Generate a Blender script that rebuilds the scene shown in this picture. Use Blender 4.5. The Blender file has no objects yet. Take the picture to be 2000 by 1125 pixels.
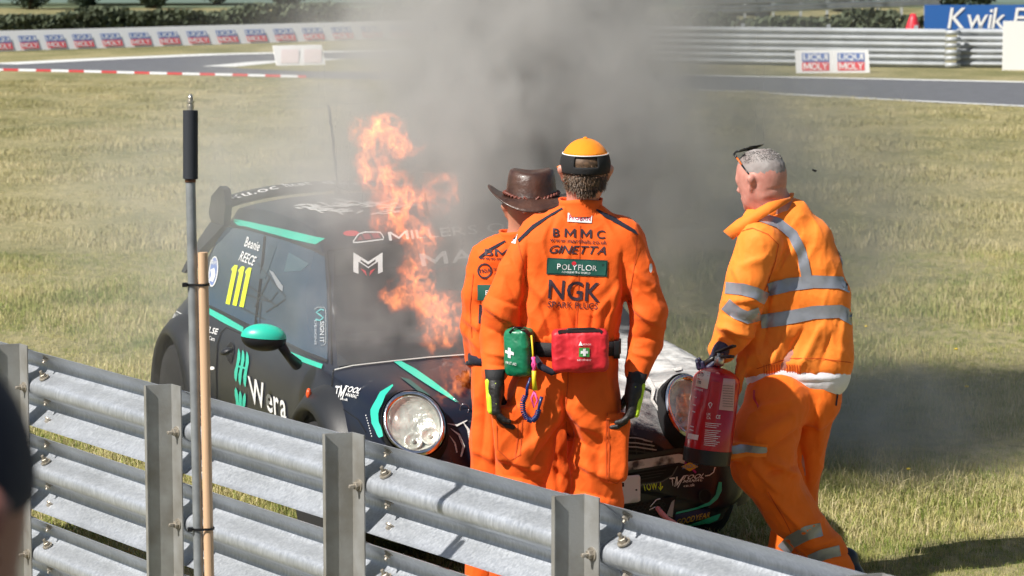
import bpy, bmesh, math, random
import numpy as np
from mathutils import Vector, Matrix, noise
from mathutils.bvhtree import BVHTree

R = math.radians
rnd = random.Random(7)
SC = bpy.context.scene
COL = SC.collection

# ------------------------------------------------------------------ camera
CAM = Vector((0.0, 0.0, 2.6))
PITCH = math.atan(662.5 / 5500.0)
F = 5500.0                                  # focal length in pixels of the 2000 px wide photograph
cd = bpy.data.cameras.new('camera')
cam = bpy.data.objects.new('camera', cd)
COL.objects.link(cam)
cam.location = CAM
cam.rotation_euler = (math.pi / 2 - PITCH, 0, 0)
cd.sensor_width = 36.0
cd.lens = F / 2000.0 * 36.0
cd.clip_start = 0.2
cd.clip_end = 3000.0
cd.dof.use_dof = True
cd.dof.focus_distance = 10.2
cd.dof.aperture_fstop = 9.0
SC.camera = cam

# ------------------------------------------------------------------ daylight
SUN_EL = R(47)
SUN_H = Vector((-0.82, -0.57, 0)).normalized()            # direction towards the sun
sun_vec = Vector((SUN_H.x * math.cos(SUN_EL), SUN_H.y * math.cos(SUN_EL), math.sin(SUN_EL)))
world = bpy.data.worlds.new('World')
SC.world = world
world.use_nodes = True
wn = world.node_tree.nodes
sky = wn.new('ShaderNodeTexSky')
sky.sky_type = 'NISHITA'
sky.sun_disc = False
sky.sun_elevation = SUN_EL
sky.sun_rotation = math.atan2(sun_vec.x, sun_vec.y)
sky.air_density = 1.2
sky.dust_density = 1.5
bg = wn['Background']
bg.inputs['Strength'].default_value = 0.05
world.node_tree.links.new(sky.outputs[0], bg.inputs['Color'])
sl = bpy.data.lights.new('sun', 'SUN')
sl.energy = 4.6
sl.angle = R(0.53)
sl.color = (1.0, 0.95, 0.87)
so = bpy.data.objects.new('sun', sl)
COL.objects.link(so)
so.location = (-20, -20, 30)
so.rotation_euler = sun_vec.to_track_quat('Z', 'Y').to_euler()
SC.view_settings.view_transform = 'Standard'
SC.view_settings.look = 'None'
SC.view_settings.gamma = 1.0
SC.view_settings.exposure = 0.55
SC.view_settings.use_curve_mapping = False
SC.render.engine = 'CYCLES'
cy = SC.cycles
cy.use_denoising = True
cy.max_bounces = 8
cy.diffuse_bounces = 3
cy.glossy_bounces = 3
cy.transmission_bounces = 4
cy.volume_bounces = 1
cy.transparent_max_bounces = 24
cy.volume_step_rate = 1.0
cy.volume_max_steps = 160
cy.use_adaptive_sampling = True
cy.adaptive_threshold = 0.03

# ------------------------------------------------------------------ pixels <-> places
_Fv = Vector((0, math.cos(PITCH), -math.sin(PITCH)))
_Uv = Vector((0, math.sin(PITCH), math.cos(PITCH)))
def ray(px, py):
    return _Fv + Vector((1, 0, 0)) * ((px - 1000) / F) - _Uv * ((py - 562.5) / F)
def P(px, py, Y):
    """the place that the photograph shows at (px, py), Y metres in front of the camera"""
    r = ray(px, py)
    return CAM + r * (Y / r.y)
def G(px, py, z=0.0):
    r = ray(px, py)
    return CAM + r * ((z - CAM.z) / r.z)
def proj(v):
    d = Vector(v) - CAM
    k = d.dot(_Fv)
    return 1000 + F * d.x / k, 562.5 - F * d.dot(_Uv) / k
def projn(A):
    D = A - np.array(CAM)
    k = D @ np.array(_Fv)
    return 1000 + F * D[:, 0] / k, 562.5 - F * (D @ np.array(_Uv)) / k

# ------------------------------------------------------------------ materials
def mat(name, col, rough=0.6, metal=0.0, spec=0.5, nscale=0, namt=0.0, bump=0.0, bscale=60.0, coat=0.0, col2=None,
        sheen=0.0, coords='Object', detail=4.0, stretch=None, contrast=(0.35, 0.65), bdist=0.01, transmission=0.0):
    m = bpy.data.materials.new(name)
    m.use_nodes = True
    nt = m.node_tree
    N, L = nt.nodes, nt.links
    b = N['Principled BSDF']
    b.inputs['Base Color'].default_value = (*col, 1)
    b.inputs['Roughness'].default_value = rough
    b.inputs['Metallic'].default_value = metal
    b.inputs['Specular IOR Level'].default_value = spec
    b.inputs['Coat Weight'].default_value = coat
    b.inputs['Coat Roughness'].default_value = 0.08
    b.inputs['Sheen Weight'].default_value = sheen
    b.inputs['Transmission Weight'].default_value = transmission
    tc = N.new('ShaderNodeTexCoord')
    src = tc.outputs[coords]
    if stretch:
        mp = N.new('ShaderNodeMapping'); mp.inputs['Scale'].default_value = stretch
        L.new(src, mp.inputs[0]); src = mp.outputs[0]
    if nscale:
        n = N.new('ShaderNodeTexNoise'); n.inputs['Scale'].default_value = nscale; n.inputs['Detail'].default_value = detail
        L.new(src, n.inputs['Vector'])
        cr = N.new('ShaderNodeValToRGB')
        c2 = col2 or tuple(c * (1 - namt) for c in col)
        cr.color_ramp.elements[0].position = contrast[0]; cr.color_ramp.elements[0].color = (*c2, 1)
        cr.color_ramp.elements[1].position = contrast[1]; cr.color_ramp.elements[1].color = (*col, 1)
        L.new(n.outputs['Fac'], cr.inputs[0]); L.new(cr.outputs[0], b.inputs['Base Color'])
    if bump:
        n2 = N.new('ShaderNodeTexNoise'); n2.inputs['Scale'].default_value = bscale; n2.inputs['Detail'].default_value = 5
        L.new(src, n2.inputs['Vector'])
        bp = N.new('ShaderNodeBump'); bp.inputs['Strength'].default_value = bump; bp.inputs['Distance'].default_value = bdist
        L.new(n2.outputs['Fac'], bp.inputs['Height']); L.new(bp.outputs[0], b.inputs['Normal'])
    return m

# ------------------------------------------------------------------ objects
def tag(o, label=None, cat=None, group=None, kind=None):
    if label: o['label'] = label
    if cat: o['category'] = cat
    if group: o['group'] = group
    if kind: o['kind'] = kind
    return o
def thing(name, label, cat, loc=(0, 0, 0), group=None):
    o = bpy.data.objects.new(name, None)
    COL.objects.link(o); o.location = loc; o.empty_display_size = 0.1
    return tag(o, label, cat, group)
def origin(o):
    v = Vector((0, 0, 0))
    while o is not None:
        v += o.location; o = o.parent
    return v
def obj(name, V, Fc, m, parent=None, smooth=True, loc=None):
    """a mesh object from world coordinates; its own origin is its parent's, or loc"""
    me = bpy.data.meshes.new(name)
    off = origin(parent) if parent else Vector(loc or (0, 0, 0))
    V = np.asarray([tuple(v) for v in V] if not isinstance(V, np.ndarray) else V, dtype=float) - np.array(off)
    me.from_pydata(V.tolist(), [], [list(f) for f in Fc])
    if smooth: me.polygons.foreach_set('use_smooth', [True] * len(me.polygons))
    me.validate(); me.update()
    o = bpy.data.objects.new(name, me)
    COL.objects.link(o)
    if m: me.materials.append(m)
    if parent: o.parent = parent
    else: o.location = off
    return o
def lab(o, s):
    o['label'] = s; return o

class MB:
    """collects shapes for one mesh"""
    def __init__(s): s.V = []; s.F = []
    def add(s, V, Fc):
        n = len(s.V); s.V += [tuple(v) for v in V]; s.F += [[i + n for i in f] for f in Fc]; return s
    def box(s, c, h, M=None, taper=1.0):
        c = Vector(c); V = []
        for z in (-1, 1):
            k = taper if z > 0 else 1.0
            for x, y in ((-1, -1), (1, -1), (1, 1), (-1, 1)):
                v = Vector((x * h[0] * k, y * h[1] * k, z * h[2]))
                V.append(c + (M @ v if M else v))
        return s.add(V, [(3, 2, 1, 0), (4, 5, 6, 7), (0, 1, 5, 4), (1, 2, 6, 5), (2, 3, 7, 6), (3, 0, 4, 7)])
    def tube(s, pts, r, n=10, cap=True):
        pts = [Vector(p) for p in pts]
        rs = r if isinstance(r, (list, tuple)) else [r] * len(pts)
        V = []; Fc = []
        up = Vector((0, 0, 1)); prev = None
        for i, p in enumerate(pts):
            t = (pts[min(i + 1, len(pts) - 1)] - pts[max(i - 1, 0)]).normalized()
            if prev is None:
                a = t.cross(up if abs(t.z) < 0.9 else Vector((1, 0, 0))).normalized()
            else:
                a = (prev - t * prev.dot(t)).normalized()
            prev = a; b = t.cross(a)
            for k in range(n):
                q = 2 * math.pi * k / n
                V.append(p + (a * math.cos(q) + b * math.sin(q)) * rs[i])
        for i in range(len(pts) - 1):
            for k in range(n):
                Fc.append((i * n + k, i * n + (k + 1) % n, (i + 1) * n + (k + 1) % n, (i + 1) * n + k))
        if cap:
            Fc.append(tuple(range(n - 1, -1, -1))); Fc.append(tuple((len(pts) - 1) * n + k for k in range(n)))
        return s.add(V, Fc)
    def lathe(s, prof, M, n=24):
        """prof: list of (r, z); M: Matrix placing it"""
        V = []; Fc = []
        for r, z in prof:
            for k in range(n):
                q = 2 * math.pi * k / n
                V.append(M @ Vector((r * math.cos(q), r * math.sin(q), z)))
        for i in range(len(prof) - 1):
            for k in range(n):
                Fc.append((i * n + k, i * n + (k + 1) % n, (i + 1) * n + (k + 1) % n, (i + 1) * n + k))
        Fc.append(tuple(range(n - 1, -1, -1))); Fc.append(tuple((len(prof) - 1) * n + k for k in range(n)))
        return s.add(V, Fc)
    def ell(s, c, r, M=None, nu=16, nv=10):
        c = Vector(c); V = []; Fc = []
        for i in range(nv + 1):
            th = math.pi * i / nv
            for k in range(nu):
                q = 2 * math.pi * k / nu
                v = Vector((r[0] * math.sin(th) * math.cos(q), r[1] * math.sin(th) * math.sin(q), r[2] * math.cos(th)))
                V.append(c + (M @ v if M else v))
        for i in range(nv):
            for k in range(nu):
                Fc.append((i * nu + k, (i + 1) * nu + k, (i + 1) * nu + (k + 1) % nu, i * nu + (k + 1) % nu))
        return s.add(V, Fc)
    def build(s, name, m, parent=None, smooth=True, bevel=0, loc=None):
        o = obj(name, s.V, s.F, m, parent, smooth, loc)
        if bevel:
            b = o.modifiers.new('b', 'BEVEL'); b.width = bevel; b.segments = 2; b.limit_method = 'ANGLE'
        return o
def frame_to(a, b):
    """matrix whose z runs from a to b, at a"""
    a = Vector(a); b = Vector(b); z = (b - a).normalized()
    return Matrix.Translation(a) @ z.to_track_quat('Z', 'Y').to_matrix().to_4x4()
def autosmooth(o, ang=35):
    me = o.data
    bm = bmesh.new(); bm.from_mesh(me)
    for e in bm.edges:
        if len(e.link_faces) == 2 and e.calc_face_angle(0) > R(ang): e.smooth = False
    bm.to_mesh(me); bm.free(); return o

# ------------------------------------------------------------------ distance-field modelling (bodies, clothes)
class Field:
    def __init__(s, pts, pad, vox):
        A = np.array([tuple(p) for p in pts]); s.vox = vox
        s.lo = A.min(0) - pad; hi = A.max(0) + pad
        s.n = np.ceil((hi - s.lo) / vox).astype(int) + 1
        s.D = np.full(s.n, 0.5, np.float32)
    def _sub(s, lo, hi):
        i0 = np.clip(np.floor((lo - s.lo) / s.vox).astype(int), 0, s.n); i1 = np.clip(np.ceil((hi - s.lo) / s.vox).astype(int) + 1, 0, s.n)
        if (i1 <= i0).any(): return None, None
        sl = tuple(slice(a, b) for a, b in zip(i0, i1))
        g = [(np.arange(a, b) * s.vox + l).astype(np.float32) for a, b, l in zip(i0, i1, s.lo)]
        return sl, np.meshgrid(*g, indexing='ij')
    def cap(s, a, b, ra, rb=None, k=0.03, sq=(1, 1, 1), op='u'):
        rb = ra if rb is None else rb
        a = np.array(a, float); b = np.array(b, float); sq = np.array(sq, float)
        m = max(ra, rb) * max(sq) + k + 0.03
        sl, X = s._sub(np.minimum(a, b) - m, np.maximum(a, b) + m)
        if sl is None: return s
        q = [(X[i] - a[i]) / sq[i] for i in range(3)]
        w = (b - a) / sq; ww = float(w @ w) + 1e-12
        t = np.clip((q[0] * w[0] + q[1] * w[1] + q[2] * w[2]) / ww, 0, 1)
        d = np.sqrt(sum((q[i] - w[i] * t) ** 2 for i in range(3))) - (ra + (rb - ra) * t)
        d *= min(sq)
        s._mix(sl, d, k, op); return s
    def box(s, c, h, M=None, r=0.01, k=0.01, op='u'):
        c = np.array(c, float); h = np.array(h, float)
        m = float(np.linalg.norm(h)) + k + 0.03
        sl, X = s._sub(c - m, c + m)
        if sl is None: return s
        q = [X[i] - c[i] for i in range(3)]
        if M is not None:
            T = np.array(M.to_3x3().transposed())
            q = [T[i][0] * q[0] + T[i][1] * q[1] + T[i][2] * q[2] for i in range(3)]
        e = [np.abs(q[i]) - (h[i] - r) for i in range(3)]
        d = np.sqrt(sum(np.maximum(x, 0) ** 2 for x in e)) + np.minimum(np.maximum(np.maximum(e[0], e[1]), e[2]), 0) - r
        s._mix(sl, d, k, op); return s
    def plane(s, p, n):
        """cut away what lies on the side n points to"""
        sl, X = s._sub(s.lo, s.lo + s.n * s.vox)
        d = sum((X[i] - p[i]) * n[i] for i in range(3))
        s.D = np.maximum(s.D, d.astype(np.float32)); return s
    def _mix(s, sl, d, k, op):
        A = s.D[sl]
        if op == 'u':
            h = np.maximum(k - np.abs(A - d), 0) / k
            s.D[sl] = np.minimum(A, d) - h * h * k * 0.25
        elif op == 's':
            h = np.maximum(k - np.abs(A + d), 0) / k
            s.D[sl] = np.maximum(A, -d) + h * h * k * 0.25
        else:
            s.D[sl] = np.maximum(A, d)
    def mesh(s, smooth=2):
        D = s.D; S = D < 0
        nx, ny, nz = (x - 1 for x in D.shape)
        acc = np.zeros((nx, ny, nz, 3), np.float32); cnt = np.zeros((nx, ny, nz), np.float32)
        for ax in range(3):
            o1, o2 = [a for a in range(3) if a != ax]
            sl0 = [slice(None)] * 3; sl1 = [slice(None)] * 3
            sl0[ax] = slice(0, -1); sl1[ax] = slice(1, None)
            A = D[tuple(sl0)]; B = D[tuple(sl1)]
            cr = (S[tuple(sl0)] != S[tuple(sl1)])
            t = np.where(cr, A / np.where(cr, A - B, 1), 0)
            for i in (0, 1):
                for j in (0, 1):
                    sh = [slice(None)] * 3
                    sh[o1] = slice(i, i + (nx, ny, nz)[o1]); sh[o2] = slice(j, j + (nx, ny, nz)[o2])
                    c = cr[tuple(sh)]; tt = t[tuple(sh)]
                    cnt += c
                    acc[..., ax] += tt * c; acc[..., o1] += i * c; acc[..., o2] += j * c
        m = cnt > 0
        idx = np.full(m.shape, -1, np.int64); idx[m] = np.arange(m.sum())
        ijk = np.argwhere(m)
        V = (ijk + acc[m] / cnt[m][:, None]) * s.vox + s.lo
        Fs = []
        for ax in range(3):
            o1, o2 = (ax + 1) % 3, (ax + 2) % 3
            sl0 = [slice(1, -1)] * 3; sl1 = [slice(1, -1)] * 3
            sl0[ax] = slice(0, -1); sl1[ax] = slice(1, None)
            a = S[tuple(sl0)]; b = S[tuple(sl1)]
            for flip, c in ((0, a & ~b), (1, ~a & b)):
                e = np.argwhere(c)
                if not len(e): continue
                e[:, o1] += 1; e[:, o2] += 1
                q = []
                for i, j in ((0, 0), (1, 0), (1, 1), (0, 1)):
                    f = e.copy(); f[:, o1] -= i; f[:, o2] -= j
                    q.append(idx[f[:, 0], f[:, 1], f[:, 2]])
                q = np.stack(q, 1)
                Fs.append(q[:, ::-1] if flip else q)
        Fa = np.concatenate(Fs)
        Fa = Fa[(Fa >= 0).all(1)]
        for _ in range(smooth):
            sm = np.zeros_like(V); c = np.zeros(len(V))
            for i, j in ((0, 1), (1, 2), (2, 3), (3, 0)):
                np.add.at(sm, Fa[:, i], V[Fa[:, j]]); np.add.at(sm, Fa[:, j], V[Fa[:, i]])
                np.add.at(c, Fa[:, i], 1); np.add.at(c, Fa[:, j], 1)
            V = V * 0.45 + 0.55 * sm / c[:, None]
        return V, Fa
def vnormals(V, Fa):
    n = np.cross(V[Fa[:, 2]] - V[Fa[:, 0]], V[Fa[:, 3]] - V[Fa[:, 1]])
    N = np.zeros_like(V)
    for i in range(4): np.add.at(N, Fa[:, i], n)
    return N / (np.linalg.norm(N, axis=1)[:, None] + 1e-12)
def npnoise(Pn, seed=0):
    """cheap smooth pseudo noise, -1..1"""
    r = np.random.RandomState(seed); out = np.zeros(len(Pn))
    for _ in range(9):
        k = r.normal(size=3) * 0.8; k2 = r.normal(size=3) * 0.9
        out += np.sin(Pn @ k * 2.2 + r.uniform(0, 6.28) + 1.5 * np.sin(Pn @ k2 * 1.6 + r.uniform(0, 6.28)))
    return out / 5.0
def folds(V, Fa, strokes, amp=0.004, scale=(9, 9, 5), seed=1, ramp=1.0):
    """drapes cloth: creases and ridges drawn over the camera-side plus soft folds everywhere.
    stroke = (x0, y0, x1, y1, width_px, depth_mm); negative depth = valley"""
    N = vnormals(V, Fa)
    w = np.array(scale)
    n1 = npnoise(V * w + 0.6 * npnoise(V * 3, seed + 9)[:, None], seed)
    rid = (1 - np.abs(n1)) ** 4 - 0.3
    n2 = npnoise(V * w * 2.1 + 0.5 * npnoise(V * 7, seed + 4)[:, None], seed + 3)
    d = amp * rid + amp * 0.55 * ((1 - np.abs(n2)) ** 3 - .35)
    px, py = projn(V)
    face = np.clip(-N[:, 1] * 2.0 + 0.4, 0, 1)
    for x0, y0, x1, y1, wd, dp in strokes:
        ax, ay = x1 - x0, y1 - y0; l2 = ax * ax + ay * ay + 1e-9
        t = np.clip(((px - x0) * ax + (py - y0) * ay) / l2, 0, 1)
        dd = np.hypot(px - x0 - ax * t, py - y0 - ay * t)
        side = (ax * (py - y0) - ay * (px - x0)) > 0
        wv = np.where(side, wd * .62, wd * 1.15)                     # one flank steeper than the other
        taper = np.sin(np.pi * np.clip(t * 0.86 + 0.07, 0, 1)) ** 0.6
        prof = np.exp(-(dd / wv) ** 2) if dp > 0 else np.exp(-(dd / wv) ** 1.25)
        d = d + face * dp * 0.001 * ramp * prof * taper
    return V + N * d[:, None]

# ------------------------------------------------------------------ prints and patches laid onto real surfaces
def bvh_of(V, Fa):
    return BVHTree.FromPolygons([tuple(v) for v in V], [tuple(int(i) for i in f) for f in Fa])
_txt = {}; _gl = {}
def glyph(ch, bold):
    """one character as (verts, faces, x extent), cap height about 0.73"""
    key = (ch, bold)
    if key in _gl: return _gl[key]
    if ch == 'M':
        h, w, t = .73, .84, .115 + 2 * bold
        y2, y3, y9 = h - 1.75 * t, .08 * h, .08 * h + 1.75 * t
        V = [(0, 0), (t, 0), (t, y2), (w / 2, y3), (w - t, y2), (w - t, 0), (w, 0), (w, h), (w - t, h), (w / 2, y9), (t, h), (0, h)]
        Fc = [(0, 1, 2, 10, 11), (2, 3, 9, 10), (3, 4, 8, 9), (4, 5, 6, 7, 8)]
    else:
        c = bpy.data.curves.new('t', 'FONT'); c.body = ch; c.offset = bold; c.resolution_u = 3
        o = bpy.data.objects.new('t', c); COL.objects.link(o)
        me = bpy.data.meshes.new_from_object(o.evaluated_get(bpy.context.evaluated_depsgraph_get()))
        V = [(v.co.x, v.co.y) for v in me.vertices]; Fc = [tuple(p.vertices) for p in me.polygons]
        bpy.data.objects.remove(o); bpy.data.curves.remove(c); bpy.data.meshes.remove(me)
    xs = [v[0] for v in V] or [0]
    _gl[key] = ([(v[0] - min(xs), v[1]) for v in V], Fc, max(xs) - min(xs)); return _gl[key]
def text2d(s, bold=0.0, shear=0.0, space=1.0):
    """flat lettering as (verts in a unit square, faces)"""
    key = (s, bold, shear, space)
    if key in _txt: return _txt[key]
    bold = min(bold, .014 if len(s) < 8 else .004); x = 0; V = []; Fc = []
    for ch in s:
        if ch == ' ': x += .30 * space; continue
        gv, gf, w = glyph(ch, bold)
        k = len(V); V += [(x + a, b) for a, b in gv]; Fc += [tuple(i + k for i in f) for f in gf]
        x += w + (.10 + (space - 1) * .55)
    A = np.array(V); A[:, 0] += A[:, 1] * shear; lo = A.min(0); hi = A.max(0)
    A = (A - lo) / (hi - lo)
    _txt[key] = (A, Fc); return _txt[key]
def to_quad(A, q):
    """unit square (x right, y up) into the px quadrilateral TL, TR, BR, BL"""
    tl, tr, br, bl = (np.array(p, float) for p in q)
    x = A[:, :1]; y = A[:, 1:2]
    return bl * (1 - x) * (1 - y) + br * x * (1 - y) + tr * x * y + tl * (1 - x) * y
def lay(name, A, Fc, bvh, m, parent, off=0.003, step=8.0, Yguess=None, cast=None):
    """flat px shape A -> mesh lying on the surface bvh"""
    bm = bmesh.new()
    vs = [bm.verts.new((a[0], a[1], 0)) for a in A]
    for f in Fc:
        try: bm.faces.new([vs[i] for i in f])
        except ValueError: pass
    lo = A.min(0); hi = A.max(0)
    for ax in (0, 1):
        x = lo[ax] + step * 0.5
        while x < hi[ax]:
            co = (x, 0, 0) if ax == 0 else (0, x, 0); no = (1, 0, 0) if ax == 0 else (0, 1, 0)
            bmesh.ops.bisect_plane(bm, geom=bm.verts[:] + bm.edges[:] + bm.faces[:], plane_co=co, plane_no=no)
            x += step
    bm.verts.ensure_lookup_table(); bm.verts.index_update()
    pts = []; miss = []; last = None
    for v in bm.verts:
        r = ray(v.co.x, v.co.y).normalized()
        h = bvh.ray_cast(CAM, r)
        if h[0] is None:
            pts.append(None); miss.append((len(pts) - 1, r))
        else:
            n = h[1]
            if n.dot(r) > 0: n = -n
            pts.append(h[0] + n * off)
    ok = [p for p in pts if p is not None]
    if not ok: bm.free(); return None
    cY = sum(p.y for p in ok) / len(ok)
    for i, r in miss:
        q = CAM + r * (cY / r.y)
        h = bvh.find_nearest(q)
        pts[i] = h[0] + (h[1] if h[1].dot(r) < 0 else -h[1]) * off if h[0] is not None else q
    Fa = [tuple(v.index for v in f.verts) for f in bm.faces]
    bm.free()
    o = obj(name, pts, Fa, m, parent, smooth=True)
    return o
def word(s, q, bvh, m, parent, bold=0.02, shear=0.0, off=0.003, step=8.0, name='lettering', space=1.0):
    A, Fc = text2d(s, bold, shear, space)
    return lay(name, to_quad(A, q), Fc, bvh, m, parent, off, step)
def rectq(cx, cy, w, h, rot=0.0, sl=0.0):
    """px quad around a centre, rot in degrees clockwise, sl = slant"""
    c, s_ = math.cos(R(rot)), math.sin(R(rot))
    return [(cx + x * c - y * s_, cy + x * s_ + y * c) for x, y in
            ((-w / 2 + sl, -h / 2), (w / 2 + sl, -h / 2), (w / 2 - sl, h / 2), (-w / 2 - sl, h / 2))]
def poly(name, pts, bvh, m, parent, off=0.002, step=12.0):
    A = np.array(pts, float)
    return lay(name, A, [tuple(range(len(pts)))], bvh, m, parent, off, step)
def strip(pts, w, closed=False):
    """a px ribbon of width w (number or list) along pts"""
    n = len(pts); ws = w if isinstance(w, (list, tuple)) else [w] * n
    A = []
    for i, p in enumerate(pts):
        a = pts[(i - 1) % n] if closed else pts[max(i - 1, 0)]; b = pts[(i + 1) % n] if closed else pts[min(i + 1, n - 1)]
        tx, ty = b[0] - a[0], b[1] - a[1]; l = math.hypot(tx, ty) + 1e-9
        A.append((p[0] - ty / l * ws[i] / 2, p[1] + tx / l * ws[i] / 2)); A.append((p[0] + ty / l * ws[i] / 2, p[1] - tx / l * ws[i] / 2))
    Fc = [(2 * i, 2 * i + 1, 2 * i + 3, 2 * i + 2) for i in range(n - 1)]
    if closed: Fc.append((2 * n - 2, 2 * n - 1, 1, 0))
    return np.array(A, float), Fc
def line(name, pts, w, bvh, m, parent, off=0.002, step=12.0, closed=False):
    A, Fc = strip(pts, w, closed)
    return lay(name, A, Fc, bvh, m, parent, off, step)
def ring2(cx, cy, rx, ry, n=28, a0=0, a1=360):
    return [(cx + rx * math.cos(R(a0 + (a1 - a0) * i / n)), cy + ry * math.sin(R(a0 + (a1 - a0) * i / n))) for i in range(n if a1 - a0 == 360 else n + 1)]
# ================================================================== GROUND AND FAR BACKGROUND
def grass_ground_mat():
    m = bpy.data.materials.new('dry_grass'); m.use_nodes = True
    N, L = m.node_tree.nodes, m.node_tree.links
    b = N['Principled BSDF']; b.inputs['Roughness'].default_value = 0.9; b.inputs['Specular IOR Level'].default_value = 0.1
    tc = N.new('ShaderNodeTexCoord')
    def nz(scale, det, st=(1, 1, 1)):
        mp = N.new('ShaderNodeMapping'); mp.inputs['Scale'].default_value = st; L.new(tc.outputs['Object'], mp.inputs[0])
        n = N.new('ShaderNodeTexNoise'); n.inputs['Scale'].default_value = scale; n.inputs['Detail'].default_value = det
        n.inputs['Roughness'].default_value = 0.65
        L.new(mp.outputs[0], n.inputs['Vector']); return n.outputs['Fac']
    def ramp(f, a, ca, c, cb):
        r = N.new('ShaderNodeValToRGB'); r.color_ramp.elements[0].position = a; r.color_ramp.elements[0].color = (*ca, 1)
        r.color_ramp.elements[1].position = c; r.color_ramp.elements[1].color = (*cb, 1); L.new(f, r.inputs[0]); return r.outputs[0]
    big = ramp(nz(0.5, 5, (1, 0.45, 1)), 0.36, (0.20, 0.195, 0.095), 0.60, (0.37, 0.325, 0.19))
    fine = ramp(nz(14, 6, (1, 0.5, 1)), 0.35, (0.45, 0.5, 0.4), 0.7, (1.25, 1.2, 1.1))
    mx = N.new('ShaderNodeMix'); mx.data_type = 'RGBA'; mx.blend_type = 'MULTIPLY'; mx.inputs['Factor'].default_value = 0.8
    L.new(big, mx.inputs['A']); L.new(fine, mx.inputs['B']); L.new(mx.outputs['Result'], b.inputs['Base Color'])
    bp = N.new('ShaderNodeBump'); bp.inputs['Strength'].default_value = 0.7; bp.inputs['Distance'].default_value = 0.04
    L.new(nz(9, 7), bp.inputs['Height']); L.new(bp.outputs[0], b.inputs['Normal'])
    return m
M_ground = grass_ground_mat()
V = []; Fc = []
ys = [-30, 2, 5, 8, 11, 14, 18, 24, 32, 45, 60, 80, 110, 160, 260, 500, 1200]
xs = [-900, -300, -100, -40, -15, -6, -3, 0, 3, 6, 15, 40, 100, 300, 900]
for y in ys:
    for x in xs: V.append((x, y, 0))
nx_ = len(xs)
for j in range(len(ys) - 1):
    for i in range(nx_ - 1): Fc.append((j * nx_ + i, j * nx_ + i + 1, (j + 1) * nx_ + i + 1, (j + 1) * nx_ + i))
tag(obj('ground', V, Fc, M_ground), kind='structure')

tag(obj('unseen_dark_ground', [(-40, -20, .004), (40, -20, .004), (40, 3.0, .004), (4.2, 3.2, .004), (-5.5, 10.5, .004), (-40, 13, .004)], [(0, 1, 2, 3, 4, 5)], mat('added_dark_ground', (.045, .045, .05), .9, nscale=8, namt=.3), smooth=False), kind='structure')  # unseen dark ground added on the camera side to deepen the rail undersides
M_asph = mat('asphalt', (0.13, 0.135, 0.15), 0.85, nscale=3, namt=0.2, bump=0.2, bscale=200)
M_white = mat('white_paint', (0.78, 0.78, 0.76), 0.5, nscale=12, namt=0.12)
M_redp = mat('red_paint', (0.62, 0.05, 0.04), 0.5, nscale=12, namt=0.2)
def gpoly(name, pts, z, m, kind='structure'):
    return tag(obj(name, [G(x, y, z) for x, y in pts], [tuple(range(len(pts)))], m, smooth=False), kind=kind)
gpoly('race_track', [(-150, 146), (0, 138), (150, 141), (300, 145), (560, 151), (850, 158), (1100, 166), (1430, 178), (1690, 192), (2000, 207), (2200, 218),
                     (2200, 163), (2000, 160), (1620, 152), (1300, 146), (1000, 128), (830, 97), (640, 101), (420, 106), (200, 115), (0, 125), (-150, 133)], 0.004, M_asph)
gpoly('grass_island', [(425, 130), (520, 121), (650, 115), (850, 112), (1000, 131), (1000, 146), (850, 143), (600, 139), (480, 134)], 0.008, M_ground)
def gline(name, pts, w, z, m):
    A = []
    for i, p in enumerate(pts):
        a = G(*pts[max(i - 1, 0)]); b = G(*pts[min(i + 1, len(pts) - 1)]); t = (b - a).normalized(); n = Vector((-t.y, t.x, 0))
        g = G(p[0], p[1], z); A += [g - n * w / 2, g + n * w / 2]
    return tag(obj(name, A, [(2 * i, 2 * i + 1, 2 * i + 3, 2 * i + 2) for i in range(len(pts) - 1)], m, smooth=False), kind='structure')
gline('track_edge_line', [(0, 125), (200, 115), (420, 106), (640, 101), (830, 97)], 1.0, 0.012, M_white)
gline('track_edge_line', [(425, 130), (520, 121), (650, 115)], 0.8, 0.012, M_white)
gline('track_edge_line', [(1250, 145), (1300, 146), (1620, 152), (2000, 160), (2200, 163)], 0.5, 0.012, M_white)
gline('track_edge_line', [(1150, 168), (1430, 178), (1690, 192), (2000, 207), (2200, 218)], 0.28, 0.012, M_white)
# kerb of red and white blocks along the inside of the bend
kt = thing('kerb', 'low red and white striped kerb edging the far bend of the track', 'kerb', G(250, 143))
kp = [(-60, 141), (0, 138), (150, 141), (300, 145), (450, 148), (600, 152)]
def kat(u):
    for a, b in zip(kp, kp[1:]):
        if a[0] <= u <= b[0]:
            k = (u - a[0]) / (b[0] - a[0]); return (u, a[1] + (b[1] - a[1]) * k)
xk = -58
i = 0
while xk < 590:
    w = 34 if i % 2 else 30
    a = kat(xk); b = kat(min(xk + w, 598))
    A = []
    for q in (a, b):
        g0 = G(q[0], q[1] + 0.5, 0.0); g1 = G(q[0], q[1] - 2.0, 0.0)
        A += [g0 + Vector((0, 0, 0.005)), (g0 + g1) / 2 + Vector((0, 0, 0.04)), g1 + Vector((0, 0, 0.005))]
    obj('kerb_block', A, [(0, 1, 4, 3), (1, 2, 5, 4)], M_redp if i % 2 == 0 else M_white, kt, smooth=False)
    xk += w; i += 1

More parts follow.
